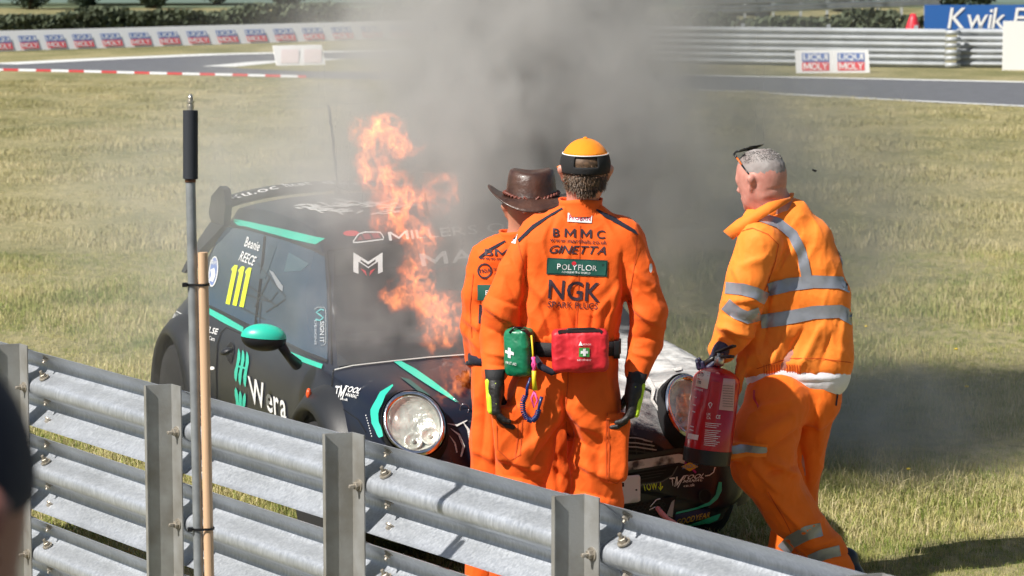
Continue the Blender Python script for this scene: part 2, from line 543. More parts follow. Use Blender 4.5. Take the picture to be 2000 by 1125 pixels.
# ---- galvanised W-beam
def galv():
    m = bpy.data.materials.new('galvanised_steel'); m.use_nodes = True
    N, L = m.node_tree.nodes, m.node_tree.links
    b = N['Principled BSDF']; b.inputs['Metallic'].default_value = 0.6; b.inputs['Roughness'].default_value = 0.42
    tc = N.new('ShaderNodeTexCoord')
    vo = N.new('ShaderNodeTexNoise'); vo.inputs['Scale'].default_value = 60; vo.inputs['Detail'].default_value = 3; vo.inputs['Distortion'].default_value = .6
    mp = N.new('ShaderNodeMapping'); mp.inputs['Scale'].default_value = (1.8, 1.8, 0.4); mp.inputs['Rotation'].default_value = (0, R(25), 0)
    L.new(tc.outputs['Object'], mp.inputs[0]); L.new(mp.outputs[0], vo.inputs['Vector'])
    st = N.new('ShaderNodeTexNoise'); st.inputs['Scale'].default_value = 3.2; st.inputs['Detail'].default_value = 6; st.inputs['Roughness'].default_value = 0.7
    L.new(tc.outputs['Object'], st.inputs['Vector'])
    r1 = N.new('ShaderNodeValToRGB'); e = r1.color_ramp.elements
    e[0].position = 0.3; e[0].color = (0.40, 0.43, 0.48, 1); e[1].position = 0.72; e[1].color = (0.57, 0.60, 0.65, 1)
    L.new(vo.outputs['Fac'], r1.inputs[0])
    r2 = N.new('ShaderNodeValToRGB'); e = r2.color_ramp.elements
    e[0].position = 0.36; e[0].color = (0.78, 0.78, 0.77, 1); e[1].position = 0.6; e[1].color = (1, 1, 1, 1)
    L.new(st.outputs['Fac'], r2.inputs[0])
    mx = N.new('ShaderNodeMix'); mx.data_type = 'RGBA'; mx.blend_type = 'MULTIPLY'; mx.inputs['Factor'].default_value = 0.8
    L.new(r1.outputs[0], mx.inputs['A']); L.new(r2.outputs[0], mx.inputs['B']); L.new(mx.outputs['Result'], b.inputs['Base Color'])
    rr = N.new('ShaderNodeMapRange'); rr.inputs['To Min'].default_value = 0.36; rr.inputs['To Max'].default_value = 0.62
    L.new(vo.outputs['Fac'], rr.inputs['Value']); L.new(rr.outputs[0], b.inputs['Roughness'])
    bp = N.new('ShaderNodeBump'); bp.inputs['Strength'].default_value = 0.25; bp.inputs['Distance'].default_value = 0.004
    L.new(vo.outputs['Fac'], bp.inputs['Height']); L.new(bp.outputs[0], b.inputs['Normal'])
    return m
M_galv = galv()
M_post = mat('weathered_galvanised_post', (0.38, 0.385, 0.38), 0.5, metal=0.45, nscale=9, col2=(.27, .26, .235), bump=0.1, bscale=120)
M_bolt = mat('bolt_steel', (0.42, 0.38, 0.32), 0.45, metal=0.5, nscale=60, namt=0.4)

_k = [(0.0, .300), (-.010, .297), (-.045, .272), (-.074, .250), (-.082, .228), (-.070, .206), (-.036, .190), (-.008, .174), (0, .152),
      (-.006, .130), (-.034, .112), (-.070, .096), (-.082, .074), (-.074, .052), (-.045, .030), (-.010, .003), (0, 0)]
WP = []
for i in range(len(_k) - 1):
    p = [Vector(_k[max(i - 1, 0)]), Vector(_k[i]), Vector(_k[i + 1]), Vector(_k[min(i + 2, len(_k) - 1)])]
    for t in ((0, .33, .67) if 0 < i < len(_k) - 2 else (0,)):
        q = .5 * (2 * p[1] + (p[2] - p[0]) * t + (2 * p[0] - 5 * p[1] + 4 * p[2] - p[3]) * t * t + (3 * p[1] - p[0] - 3 * p[2] + p[3]) * t ** 3)
        WP.append((q.x, q.y))
WP.append(_k[-1])
def wbeam(mb, A, T, Nn, s0, s1, z0, k=1.0, thick=0.004, seg=10):
    """W profile swept along T from s0 to s1; Nn = side of the posts"""
    V = []; n = len(WP)
    for j in range(seg + 1):
        s = s0 + (s1 - s0) * j / seg
        for off in (0, thick):
            for a, z in WP:
                V.append(A + T * s + Nn * (a * k + off) + Vector((0, 0, z0 + z * k)))
    Fc = []
    for j in range(seg):
        for i in range(n - 1):
            a = j * 2 * n + i; b = (j + 1) * 2 * n + i
            Fc.append((a, b, b + 1, a + 1)); Fc.append((a + n, a + n + 1, b + n + 1, b + n))
        for i in (0, n - 1):
            a = j * 2 * n + i; b = (j + 1) * 2 * n + i
            Fc.append((a, a + n, b + n, b) if i == 0 else (a, b, b + n, a + n))
    for j in (0, seg):
        for i in range(n - 1):
            a = j * 2 * n + i
            Fc.append((a, a + 1, a + n + 1, a + n))
    mb.add(V, Fc); return mb

# ================================================================== NEAR CRASH BARRIER
bA = Vector((-1.758, 10.62, 0)); bB = Vector((-.385, 8.65, 0))
T = (bB - bA).normalized(); Nn = Vector((T.y, -T.x, 0))
if Nn.y > 0: Nn = -Nn
def on_line(px, z=1.0):
    lo, hi = -6.0, 8.0
    for _ in range(50):
        m_ = (lo + hi) / 2
        q = bA + T * m_ + Vector((0, 0, z))
        if proj(q)[0] < px: lo = m_
        else: hi = m_
    return lo
posts_s = [on_line(x) for x in (57, 357, 715, 1174)]
dS = (posts_s[3] - posts_s[0]) / 3
print('post spacing', [round(b - a, 3) for a, b in zip(posts_s, posts_s[1:])])
posts_s = [posts_s[0] - dS] + posts_s + [posts_s[3] + dS, posts_s[3] + 2 * dS]
barrier = thing('crash_barrier', 'grey galvanised steel crash barrier of stacked corrugated rails in front of the marshals', 'crash barrier', bA + T * 1.5)
RAIL_Z = [0.765, 0.435, 0.105]
hexb = MB()
def bolt_mesh(name, p, d, parent, L_=0.034, r=0.011):
    mb = MB(); d = d.normalized()
    M = frame_to(p, p + d)
    mb.lathe([(r * 1.75, -0.002), (r * 1.75, 0.003)], M, 14)                     # washer
    mb.lathe([(r * 1.15, 0.0032), (r * 1.15, 0.015), (r * 1.0, 0.016)], M, 6)      # nut
    mb.lathe([(r * .55, 0.0162), (r * .55, L_), (r * .45, L_ + 0.002)], M, 10)      # thread
    return mb.build(name, M_bolt, parent, smooth=False)
for i, z0 in enumerate(RAIL_Z):
    for j in range(len(posts_s) - 1):
        mb = MB()
        a, b = posts_s[j] - 0.10, posts_s[j + 1] - 0.10
        wbeam(mb, bA - Nn * 0.004 + Nn * (0.0 if j % 2 else -0.0055), T, Nn, a - 0.09, b + 0.09, z0, 0.985)
        autosmooth(mb.build('rail', M_galv, barrier), 40)
for j, s in enumerate(posts_s):
    base = bA + T * s
    prof = [(0, .006), (-.07, .006), (-.0985, .092), (-.0985, .098), (-.083, .098)]      # (t, n) centre line of the folded section
    mb = MB(); th = 0.0045; V = []; n = len(prof)
    ztop = 1.078
    for z in (0.0, ztop):
        for k_, (t_, n_) in enumerate(prof):
            a = Vector((prof[max(k_ - 1, 0)][0], prof[max(k_ - 1, 0)][1])); c = Vector((prof[min(k_ + 1, n - 1)][0], prof[min(k_ + 1, n - 1)][1]))
            d = (c - a).normalized(); q = Vector((-d.y, d.x)) * th / 2
            for sg in (1, -1):
                V.append(base + T * (t_ + q.x * sg) + Nn * (n_ + q.y * sg) + Vector((0, 0, z)))
    Fc = []
    m2 = 2 * n
    for k_ in range(n - 1):
        for sg in (0, 1):
            a = 2 * k_ + sg; b = 2 * (k_ + 1) + sg
            Fc.append((a, b, b + m2, a + m2))
        Fc.append((m2 + 2 * k_, m2 + 2 * k_ + 1, m2 + 2 * k_ + 3, m2 + 2 * k_ + 2))
    for e in (0, n - 1): Fc.append((2 * e, 2 * e + 1, 2 * e + 1 + m2, 2 * e + m2))
    mb.add(V, Fc)
    po = mb.build('post', M_post, barrier, smooth=False, bevel=0.0012)
    for z0 in RAIL_Z:
        bolt_mesh('bolt', base + T * (-0.030) + Nn * 0.0095 + Vector((0, 0, z0 + .148)), Nn, po, 0.034, 0.0115)
        for (tt, nn, zz, dn) in ((.062, -.033, .192, Vector((0, 0, 1)) * .86 + Nn * .5), (.075, -.045, .028 - .002, Vector((0, 0, 1)) * .62 + Nn * .78)):
            # splice bolts on the sloping flats
            if zz < .1: nn, zz = -.045, .0285
            if zz < .1: dn = Nn * .62 - Vector((0, 0, 1)) * .78
            bolt_mesh('bolt', base + T * tt + Nn * nn + Vector((0, 0, z0 + zz)), dn, po, 0.030, 0.0115)
        bolt_mesh('bolt', base + T * .068 + Nn * -.042 + Vector((0, 0, z0 + .106)), Nn * .5 - Vector((0, 0, 1)) * .86, po, 0.024, 0.009)
        bolt_mesh('bolt', base + T * .066 + Nn * -.042 + Vector((0, 0, z0 + .2705)), Nn * .55 - Vector((0, 0, 1)) * .83, po, 0.024, 0.009)

# ================================================================== POLE, STICK, TIES
Yp = 7.9
M_foam = mat('black_foam', (0.022, 0.026, 0.034), 0.75, bump=0.15, bscale=300)
M_zinc = mat('dull_zinc_pole', (0.30, 0.32, 0.33), 0.5, metal=0.3, nscale=18, namt=0.3, bump=0.08, bscale=150)
M_brass = mat('plated_fitting', (0.55, 0.52, 0.46), 0.3, metal=0.8)
M_wood = mat('pale_pine', (0.70, 0.46, 0.28), 0.6, nscale=5, namt=0.14, stretch=(14, 14, 0.5), bump=0.1, bscale=12)
M_tie = mat('black_nylon', (0.012, 0.012, 0.013), 0.3)
p0 = P(391, 1240, Yp); p1 = P(372, 350, Yp + 0.04); ptop = P(372, 215, Yp + 0.05)
pole = thing('marker_pole', 'tall grey metal pole with a black foam sleeve and threaded fitting at its top', 'pole', (p0.x, p0.y, 0))
gd = p0 + (p0 - p1).normalized() * (p0.z / max((p1 - p0).normalized().z, .1))
MB().tube([gd, p0, p1, ptop], 0.0142, 20).build('tube', M_zinc, pole)
ax = (ptop - p1).normalized()
mb = MB(); mb.lathe([(.0175, 0), (.0212, .001), (.0212, (ptop - p1).length - 0.001), (.0165, (ptop - p1).length)], frame_to(p1, ptop), 24)
autosmooth(mb.build('foam_sleeve', M_foam, pole))
MB().lathe([(.0155, -.009), (.0155, 0)], frame_to(p1, ptop), 20).build('rust_collar', mat('rust', (0.16, 0.07, 0.035), 0.8), pole)
mb = MB(); pr = [(.0105, 0), (.0105, .006), (.0115, .007), (.0115, .014), (.0095, .015), (.0095, .019), (.012, .020), (.012, .026)]
for i in range(5): pr += [(.0075, .027 + i * .002), (.0085, .028 + i * .002)]
pr += [(.006, .040), (.0055, .045)]
autosmooth(mb.lathe([(r * .9, z) for r, z in pr], frame_to(ptop, ptop + ax), 20).build('threaded_fitting', M_brass, pole))
w0 = P(411, 1240, Yp + .003); w1 = P(396, 493, Yp + .02)
stick = MB().tube([w0 + (w0 - w1).normalized() * .55, w0, w1], 0.0143, 20)
tag(autosmooth(stick.build('wooden_pole', M_wood, None, loc=(w0.x, w0.y, 0))), 'plain round wooden stick strapped beside the grey metal pole', 'stick')
for (y_, lbl) in ((553, 'black cable tie binding pole and stick above the barrier'), (1030, 'lower black cable tie on pole and stick in front of the barrier')):
    k = (y_ - 350) / (1240 - 350); a = p1.lerp(p0, k)
    kb = (y_ - 493) / (1240 - 493); b = w1.lerp(w0, kb)
    ct = thing('cable_tie', lbl, 'cable tie', a, group='black cable ties')
    L1 = [];
    cx = (a + b) / 2
    for s_, c_ in ((-1, a), (1, b)):
        for q in range(9):
            an = R(90 + 180 * q / 8) if s_ < 0 else R(-90 + 180 * q / 8)
            L1.append(Vector((c_.x + .0165 * math.cos(an), c_.y + .0175 * math.sin(an), a.z + (c_.x - a.x) * 0.04)))
    L1.append(L1[0])
    mb = MB(); V = []
    for q in L1:
        for dz, dr in ((-.0035, 0), (.0035, 0)): V.append(q + Vector((0, 0, dz)))
        d = (q - cx); d.z = 0; d.normalize()
        for dz in (-.0035, .0035): V.append(q + d * .0016 + Vector((0, 0, dz)))
    Fc = []
    for i in range(len(L1) - 1):
        o_ = 4 * i; Fc += [(o_ + 2, o_ + 6, o_ + 7, o_ + 3), (o_, o_ + 1, o_ + 5, o_ + 4), (o_ + 1, o_ + 3, o_ + 7, o_ + 5), (o_, o_ + 4, o_ + 6, o_ + 2)]
    mb.add(V, Fc).build('band', M_tie, ct, smooth=False)
    MB().box(a + Vector((-.021, -.012, 0)), (.007, .005, .0062)).build('lock', M_tie, ct, smooth=False, bevel=.001)

# ================================================================== FAR BARRIERS, BOARDS, HEDGE
M_fargalv = mat('far_galvanised', (0.50, 0.53, 0.56), 0.5, metal=0.2, nscale=2, namt=0.2)
M_blue = mat('board_blue', (0.15, 0.23, 0.50), 0.4)
M_red = mat('board_red', (0.68, 0.03, 0.05), 0.4)
M_red2 = mat('board_light_red', (0.78, 0.10, 0.12), 0.4)  # lighter than the other board red
M_boardw = mat('board_white', (0.86, 0.86, 0.86), 0.4)
M_kwik = mat('sign_blue', (0.03, 0.13, 0.42), 0.4)
def far_line(a, b, z0s, name, label, post_every=2.0, k=1.0):
    a = Vector(a); b = Vector(b); t = (b - a).normalized(); n = Vector((t.y, -t.x, 0)); n = -n if n.y > 0 else n
    th_ = thing(name, label, 'crash barrier', (a + b) / 2)
    Ln = (b - a).length
    for z0 in z0s:
        nb = max(1, int(Ln / 4)); 
        for j in range(nb):
            mb = MB(); wbeam(mb, a + n * .083 * k, t, n * -1, Ln * j / nb, Ln * (j + 1) / nb + .02, z0, k, seg=1)
            mb.build('rail', M_fargalv, th_)
    q = 0.5
    while q < Ln:
        MB().box(a + t * q - n * .14 + Vector((0, 0, (z0s[0] + .33) / 2)), (.04, .05, (z0s[0] + .36) / 2)).build('post', M_fargalv, th_, smooth=False); q += post_every
    return th_
fa, fb = G(930, 118), G(1846, 133)
far_line(fa, fb, (.58, .30, .02), 'crash_barrier', 'far grey corrugated crash barrier behind the drifting smoke, across the track', k=.92)
far_line(G(1868, 132), G(2120, 134), (.58, .30, .02), 'crash_barrier', 'short far crash barrier section right of the gap, below the blue sign', k=.92)
eb = thing('barrier_end', 'rounded grey end piece closing the gap in the far crash barrier', 'barrier end', G(1858, 132))
for z in (.58, .30, .02):
    for dz in (.05, .2):
        MB().tube([G(1845, 133) + Vector((0, -.1, z + dz)), G(1860, 133) + Vector((0, -.16, z + dz)), G(1872, 133) + Vector((0, -.05, z + dz))], .055, 8).build('rounded_rail', M_fargalv, eb)

def logo(parent, q, c, px_w, w_m, n_dir, x0, zc, t, n, S, lib='LIQUI', lib2='MOLY'):
    pass
def flat(name, pts, m, parent): return obj(name, pts, [tuple(range(len(pts)))], m, parent, smooth=False)
def flat_text(s, bl, ux, uy, w, h, m, parent, bold=.03, off=Vector((0, -.004, 0)), shear=0):
    A, Fc = text2d(s, bold, shear, .88)
    return obj('lettering', [bl + ux * (a[0] * w) + uy * (a[1] * h) + off for a in A], Fc, m, parent, smooth=False)
def oil_logo(panel, bl, ux, uy, w, h):
    """two stacked blocks of white capitals, blue over red"""
    o1 = Vector((0, -.006, 0)); o2 = Vector((0, -.012, 0))
    hh = h / 2
    flat('blue_block', [bl + uy * hh + o1, bl + ux * w + uy * hh + o1, bl + ux * w + uy * h + o1, bl + uy * h + o1], M_blue, panel)
    flat('red_block', [bl + o1, bl + ux * w + o1, bl + ux * w + uy * hh * .97 + o1, bl + uy * hh * .97 + o1], M_red2, panel)
    flat_text('LIQUI', bl + ux * w * .05 + uy * (hh * 1.10), ux, uy, w * .90, hh * .80, M_boardw, panel, .03, o2)
    flat_text('MOLY', bl + ux * w * .05 + uy * (hh * .10), ux, uy, w * .90, hh * .80, M_boardw, panel, .03, o2)
def board_box(name, a, b, z0, z1, m, parent, th_=.03, lean=0.0):
    a = Vector((a.x, a.y, 0)); b = Vector((b.x, b.y, 0)); t = (b - a).normalized(); n = Vector((-t.y, t.x, 0))
    if n.y < 0: n = -n
    V = [p + n * (d + (lean if z == z1 else 0)) + Vector((0, 0, z)) for z in (z0, z1) for d in (0, th_) for p in (a, b)]
    return obj(name, V, [(0, 1, 5, 4), (3, 2, 6, 7), (4, 5, 7, 6), (0, 2, 3, 1), (0, 4, 6, 2), (1, 3, 7, 5)], m, parent, smooth=False)
hb = thing('advertising_hoarding', 'long white advertising hoarding with repeated blue and red logos on the far bend', 'hoarding', G(400, 88))
cen = [-45, 11, 59, 113, 166, 222, 278, 334, 391, 448, 504, 560, 616, 673, 730, 787, 844, 900]
edg = [(a + b) / 2 for a, b in zip(cen, cen[1:])]
yb = lambda x: 102 - 27 * x / 830
for a, b in zip(edg, edg[1:]):
    A_, B_ = G(a, yb(a)), G(b, yb(b)); pn = board_box('panel', A_, B_, .02, .53, M_boardw, hb, lean=.26)
    ux = (B_ - A_); wl = ux.length; ux.normalize(); uy = Vector((-ux.y * .26, ux.x * .26, .51)).normalized()
    oil_logo(pn, Vector((A_.x, A_.y, .07)) + ux * wl * .16, ux, uy, wl * .68, .36)
ra, rb = G(1556, 143), G(1699, 142)
bd = thing('advertising_board', 'white board with two blue and red logos leaning at the far track edge, right', 'board', ra)
bo = board_box('panel', ra, rb, .0, .475, M_boardw, bd, lean=.14)
ux = (rb - ra); wl = ux.length; ux.normalize()
for f0 in (.075, .56): oil_logo(bo, Vector((ra.x, ra.y + .014, .05)) + ux * wl * f0, ux, Vector((0, .14, .475)).normalized(), wl * .37, .38)
la, lb = G(541, 129), G(636, 127)
bd2 = thing('advertising_board', 'small board in overexposed white with pale pink print beside the far track island', 'board', la)
bo2 = board_box('panel', la, lb, 0, .45, mat('overexposed_white', (0.94, 0.93, 0.93), .4), bd2, lean=.22)  # overexposure put into the colours: near-white panel, pale pink blocks
M_pink = mat('pale_pink', (0.93, 0.80, 0.80), .5)
ux = (lb - la); wl = ux.length; ux.normalize()
for f0 in (.08, .55): flat('overexposed_block', [Vector((la.x, la.y + z * .49, z)) + ux * wl * f + Vector((0, -.006, 0)) for f, z in ((f0, .06), (f0 + .36, .06), (f0 + .36, .36), (f0, .36))], M_pink, bo2)
ka, kb_ = P(1805, 60, 64.5), P(2110, 58, 64.5)
ks = thing('sponsor_sign', 'long blue sign with white lettering above the far crash barrier', 'sign', (ka.x, ka.y, 0))
zt = P(1805, 12, 64.5).z; zb_ = P(1805, 60, 64.5).z
kp_ = board_box('panel', ka, kb_, zb_, zt + .03, M_kwik, ks)
for px_ in (1830, 1950, 2060): MB().box((P(px_, 60, 64.6).x, 64.6, zb_ / 2), (.04, .04, zb_ / 2)).build('support', M_fargalv, ks, smooth=False)
flat_text('Kwik Fit', Vector((P(1850, 56, 64.5).x, 64.5, P(1850, 56, 64.5).z)), Vector((1, 0, 0)), Vector((0, 0, 1)), P(2030, 0, 64.5).x - P(1850, 0, 64.5).x, P(0, 15, 64.5).z - P(0, 56, 64.5).z, M_boardw, kp_, .04, Vector((0, -.02, 0)), .15)
wa, wb = G(1958, 137), G(2080, 137)
wbd = board_box('white_board', wa, wb, .0, P(1960, 41, wa.y).z, M_boardw, None, .05)
tag(wbd, 'plain tall white board at the right edge beyond the track', 'board')
# orange-red cone between the barrier and the blue sign
cb = P(1783, 62, 66)
cn = thing('traffic_cone', 'orange-red cone standing left of the blue sign', 'cone', (cb.x, 66, 0))
MB().lathe([(.21, cb.z - .1), (.20, cb.z), (.11, cb.z + .28), (.06, cb.z + .42)], Matrix.Translation((cb.x, 66, 0)), 12).build('cone_body', M_red, cn)
MB().box((cb.x, 66, .16), (.28, .28, cb.z / 2 - .05)).build('base', M_fargalv, cn, smooth=False)

def leafmass(name, pts_fn, n, size, m, parent=None, seed=3, loc=None):
    r = random.Random(seed); V = []; Fc = []
    for i in range(n):
        p = pts_fn(r); s = size * r.uniform(.5, 1.4)
        q = Vector((r.gauss(0, 1), r.gauss(0, 1), r.gauss(0, 1))).normalized(); a = q.orthogonal().normalized(); b = q.cross(a)
        k = len(V); V += [p - a * s, p + b * s * .6, p + a * s, p - b * s * .6]; Fc.append((k, k + 1, k + 2, k + 3))
    return obj(name, V, Fc, m, parent, smooth=False, loc=loc)
M_hedge = mat('hedge_leaves', (0.10, 0.125, 0.07), .8, nscale=.9, namt=.35)
M_tree = mat('far_leaves', (0.055, 0.085, 0.05), .7, nscale=.5, namt=.4)
M_bark = mat('bark', (0.09, 0.07, 0.05), .9)
def hedge(x0, x1, Y0, Y1, zt0, zt1, label, seed, n=5200, sz=.10):
    a = P(x0, 50, Y0); b = P(x1, 50, Y1)
    h = thing('hedge', label, 'hedge', (a.x, Y0, 0))
    def f(r):
        u = r.random(); x = a.x + (b.x - a.x) * u; y = Y0 + (Y1 - Y0) * u
        zt_ = (zt0 + (zt1 - zt0) * u) * (1 + .10 * math.sin(x * 1.3 + seed) + .07 * math.sin(x * 3.1))
        v = r.random() ** .6
        return Vector((x + r.gauss(0, .15), y + r.uniform(-.35, .5) * (1.2 - v * .6), zt_ * v))
    leafmass('foliage', f, n, sz, M_hedge, h, seed)
    # inner woody mass
    MB().box(((a.x + b.x) / 2, (Y0 + Y1) / 2 + .3, (zt0 + zt1) / 4 - .05), (abs(b.x - a.x) / 2, .12, (zt0 + zt1) / 4 - .12), Matrix.Rotation(math.atan2(Y1 - Y0, b.x - a.x), 3, 'Z')).build('stems', M_bark, h, smooth=False)
hedge(-80, 960, 76, 91, .82, .93, 'long low clipped hedge behind the far advertising hoarding', 4, 15000, .085)
hedge(960, 1800, 72, 68, .95, .98, 'dark hedge behind the far crash barrier, half lost in smoke', 9, 9000, .09)
M_field = mat('far_field', (0.16, 0.20, 0.10), .9, nscale=.05, namt=.3)
M_field2 = mat('far_crop', (0.13, 0.19, 0.15), .9, nscale=.04, namt=.25)
gpoly('field', [(-300, 15), (2300, 15), (2300, 4), (-300, 6)], .02, M_field)
tag(obj('crop_field', [(-80, 128, .02), (80, 128, .02), (300, 700, .02), (-300, 700, .02)], [(0, 1, 2, 3)], M_field2, smooth=False), kind='structure')
for i, (px_, Y_, h_, w_, lb) in enumerate(((60, 122, 3.2, 2.6, 'dark rounded tree beyond the hedge at the far left'), (165, 126, 2.6, 1.7, 'small dark tree just right of the far left tree'),
        (300, 124, 2.4, 1.5, 'small tree above the middle of the hoarding, left of the smoke'), (420, 132, 3.0, 2.2, 'pale distant tree beyond the hedge before the smoke'),
        (560, 128, 3.0, 2.4, 'broad distant tree nearest the left edge of the smoke'), (1640, 118, 3.4, 3.0, 'dark tree behind the far barrier right of the smoke'),
        (1880, 112, 3.0, 3.2, 'dark tree above the blue sign'), (1250, 120, 3.2, 3.4, 'dark tree hidden in the smoke column'))):
    x_ = P(px_, 10, Y_).x
    t_ = thing('tree', lb, 'tree', (x_, Y_, 0))
    MB().tube([(x_, Y_, 0), (x_ + .05, Y_, h_ * .3), (x_ - .03, Y_, h_ * .7)], [.14, .10, .04], 8).build('trunk', M_bark, t_)
    def f(r, x_=x_, Y_=Y_, h_=h_, w_=w_):
        a = r.uniform(0, 6.28); q = r.random() ** .4; z = r.uniform(-1, 1)
        rr = math.sqrt(max(0, 1 - z * z)) * q * (1 + .25 * math.sin(a * 3 + x_) + .15 * math.sin(a * 7))
        return Vector((x_ + rr * w_ * math.cos(a) * .5, Y_ + rr * w_ * .5 * math.sin(a), h_ * .46 + z * h_ * .45 * q))
    leafmass('crown', f, 2600, .13, M_tree, t_, 20 + i)
# white trailer and a hi-vis marshal beyond the smoke
ty = 101
tr = thing('flatbed_trailer', 'white flatbed trailer just visible at the top edge through the smoke', 'trailer', (P(1450, 5, ty).x, ty, 0))
xa, xb = P(1392, 5, ty).x, P(1515, 5, ty).x; zb2 = P(1450, 5, ty).z
MB().box(((xa + xb) / 2, ty, zb2 + .07), ((xb - xa) / 2, .6, .07)).build('bed', M_boardw, tr, smooth=False)
MB().box(((xa + xb) / 2, ty + .1, (zb2 + .2) / 2), ((xb - xa) / 2 - .2, .4, zb2 / 2 - .12)).build('chassis', M_foam, tr, smooth=False)
for xx in (xa + .4, xb - .5):
    MB().lathe([(.2, -.08), (.26, -.06), (.26, .06), (.2, .08)], Matrix.Translation((xx, ty - .45, .26)) @ Matrix.Rotation(R(90), 4, 'X'), 16).build('wheel', M_foam, tr)
far_line(P(1330, 46, 92).xy.to_3d(), P(1830, 16, 108).xy.to_3d(), (.75, .45), 'crash_barrier', 'farthest thin grey barrier above the dark hedge, right of the smoke', k=.9)
# ================================================================== PEOPLE
def fabric(name, col, rough=.75, sat2=None, weave=260):
    m = mat(name, col, rough, spec=.25, nscale=7, col2=sat2 or tuple(c * .86 for c in col), contrast=(.3, .7), sheen=.08)
    N, L = m.node_tree.nodes, m.node_tree.links
    tc = N.new('ShaderNodeTexCoord')
    a = N.new('ShaderNodeTexNoise'); a.inputs['Scale'].default_value = 34; a.inputs['Detail'].default_value = 3
    b = N.new('ShaderNodeTexNoise'); b.inputs['Scale'].default_value = weave; b.inputs['Detail'].default_value = 1
    L.new(tc.outputs['Object'], a.inputs['Vector']); L.new(tc.outputs['Object'], b.inputs['Vector'])
    b1 = N.new('ShaderNodeBump'); b1.inputs['Strength'].default_value = .22; b1.inputs['Distance'].default_value = .01
    b2 = N.new('ShaderNodeBump'); b2.inputs['Strength'].default_value = .15; b2.inputs['Distance'].default_value = .002
    L.new(a.outputs['Fac'], b1.inputs['Height']); L.new(b.outputs['Fac'], b2.inputs['Height']); L.new(b1.outputs[0], b2.inputs['Normal'])
    L.new(b2.outputs[0], N['Principled BSDF'].inputs['Normal'])
    return m
M_or = fabric('orange_overall_cloth', (0.95, 0.135, 0.012))
M_hv = fabric('fluorescent_orange_cloth', (1.0, 0.27, 0.035), .7, (1.0, .235, .025))
M_navy = fabric('navy_cloth', (0.018, 0.02, 0.035), .8)
M_black = mat('black_webbing', (0.012, 0.012, 0.014), .7, bump=.3, bscale=400)
M_print = mat('dark_print', (0.035, 0.018, 0.03), .7)
M_refl = mat('reflective_tape', (0.34, 0.36, 0.41), .32, metal=.35, nscale=30, namt=.12, bump=.06, bscale=500)
M_skin = mat('skin', (0.62, 0.30, 0.22), .5, nscale=14, col2=(.52, .22, .16), bump=.12, bscale=260, bdist=.002)
M_skin.node_tree.nodes['Principled BSDF'].inputs['Subsurface Weight'].default_value = .08
M_skin.node_tree.nodes['Principled BSDF'].inputs['Subsurface Radius'].default_value = (.012, .004, .002)
M_skin2 = mat('tanned_skin', (0.50, 0.22, 0.14), .5, nscale=14, namt=.15)
M_skin3 = mat('ruddy_skin', (0.62, 0.30, 0.24), .55, nscale=26, col2=(.50, .21, .165), bump=.12, bscale=200, bdist=.002)
M_eye = mat('eye', (.8, .8, .8), .2)
M_tee = fabric('white_cotton', (.80, .80, .86), .8)
M_green = mat('green_nylon', (0.012, 0.21, 0.10), .35, nscale=20, namt=.25, bump=.25, bscale=24)
M_rednyl = mat('red_nylon', (0.72, 0.022, 0.035), .5, nscale=16, namt=.2, bump=.25, bscale=18)
M_white2 = mat('white_print', (.82, .82, .82), .5)
M_patch = mat('green_patch', (0.012, 0.10, 0.075), .6)
M_neon = mat('neon_yellow', (0.55, 0.75, 0.03), .6, bump=.1, bscale=200)
M_glove = mat('dark_leather', (0.022, 0.019, 0.018), .55, nscale=60, namt=.4, bump=.4, bscale=90)
M_blueglove = mat('dark_blue_glove', (0.02, 0.025, 0.07), .5, nscale=50, namt=.5, bump=.3, bscale=90)
M_boot = mat('black_boot', (0.015, 0.014, 0.014), .4)

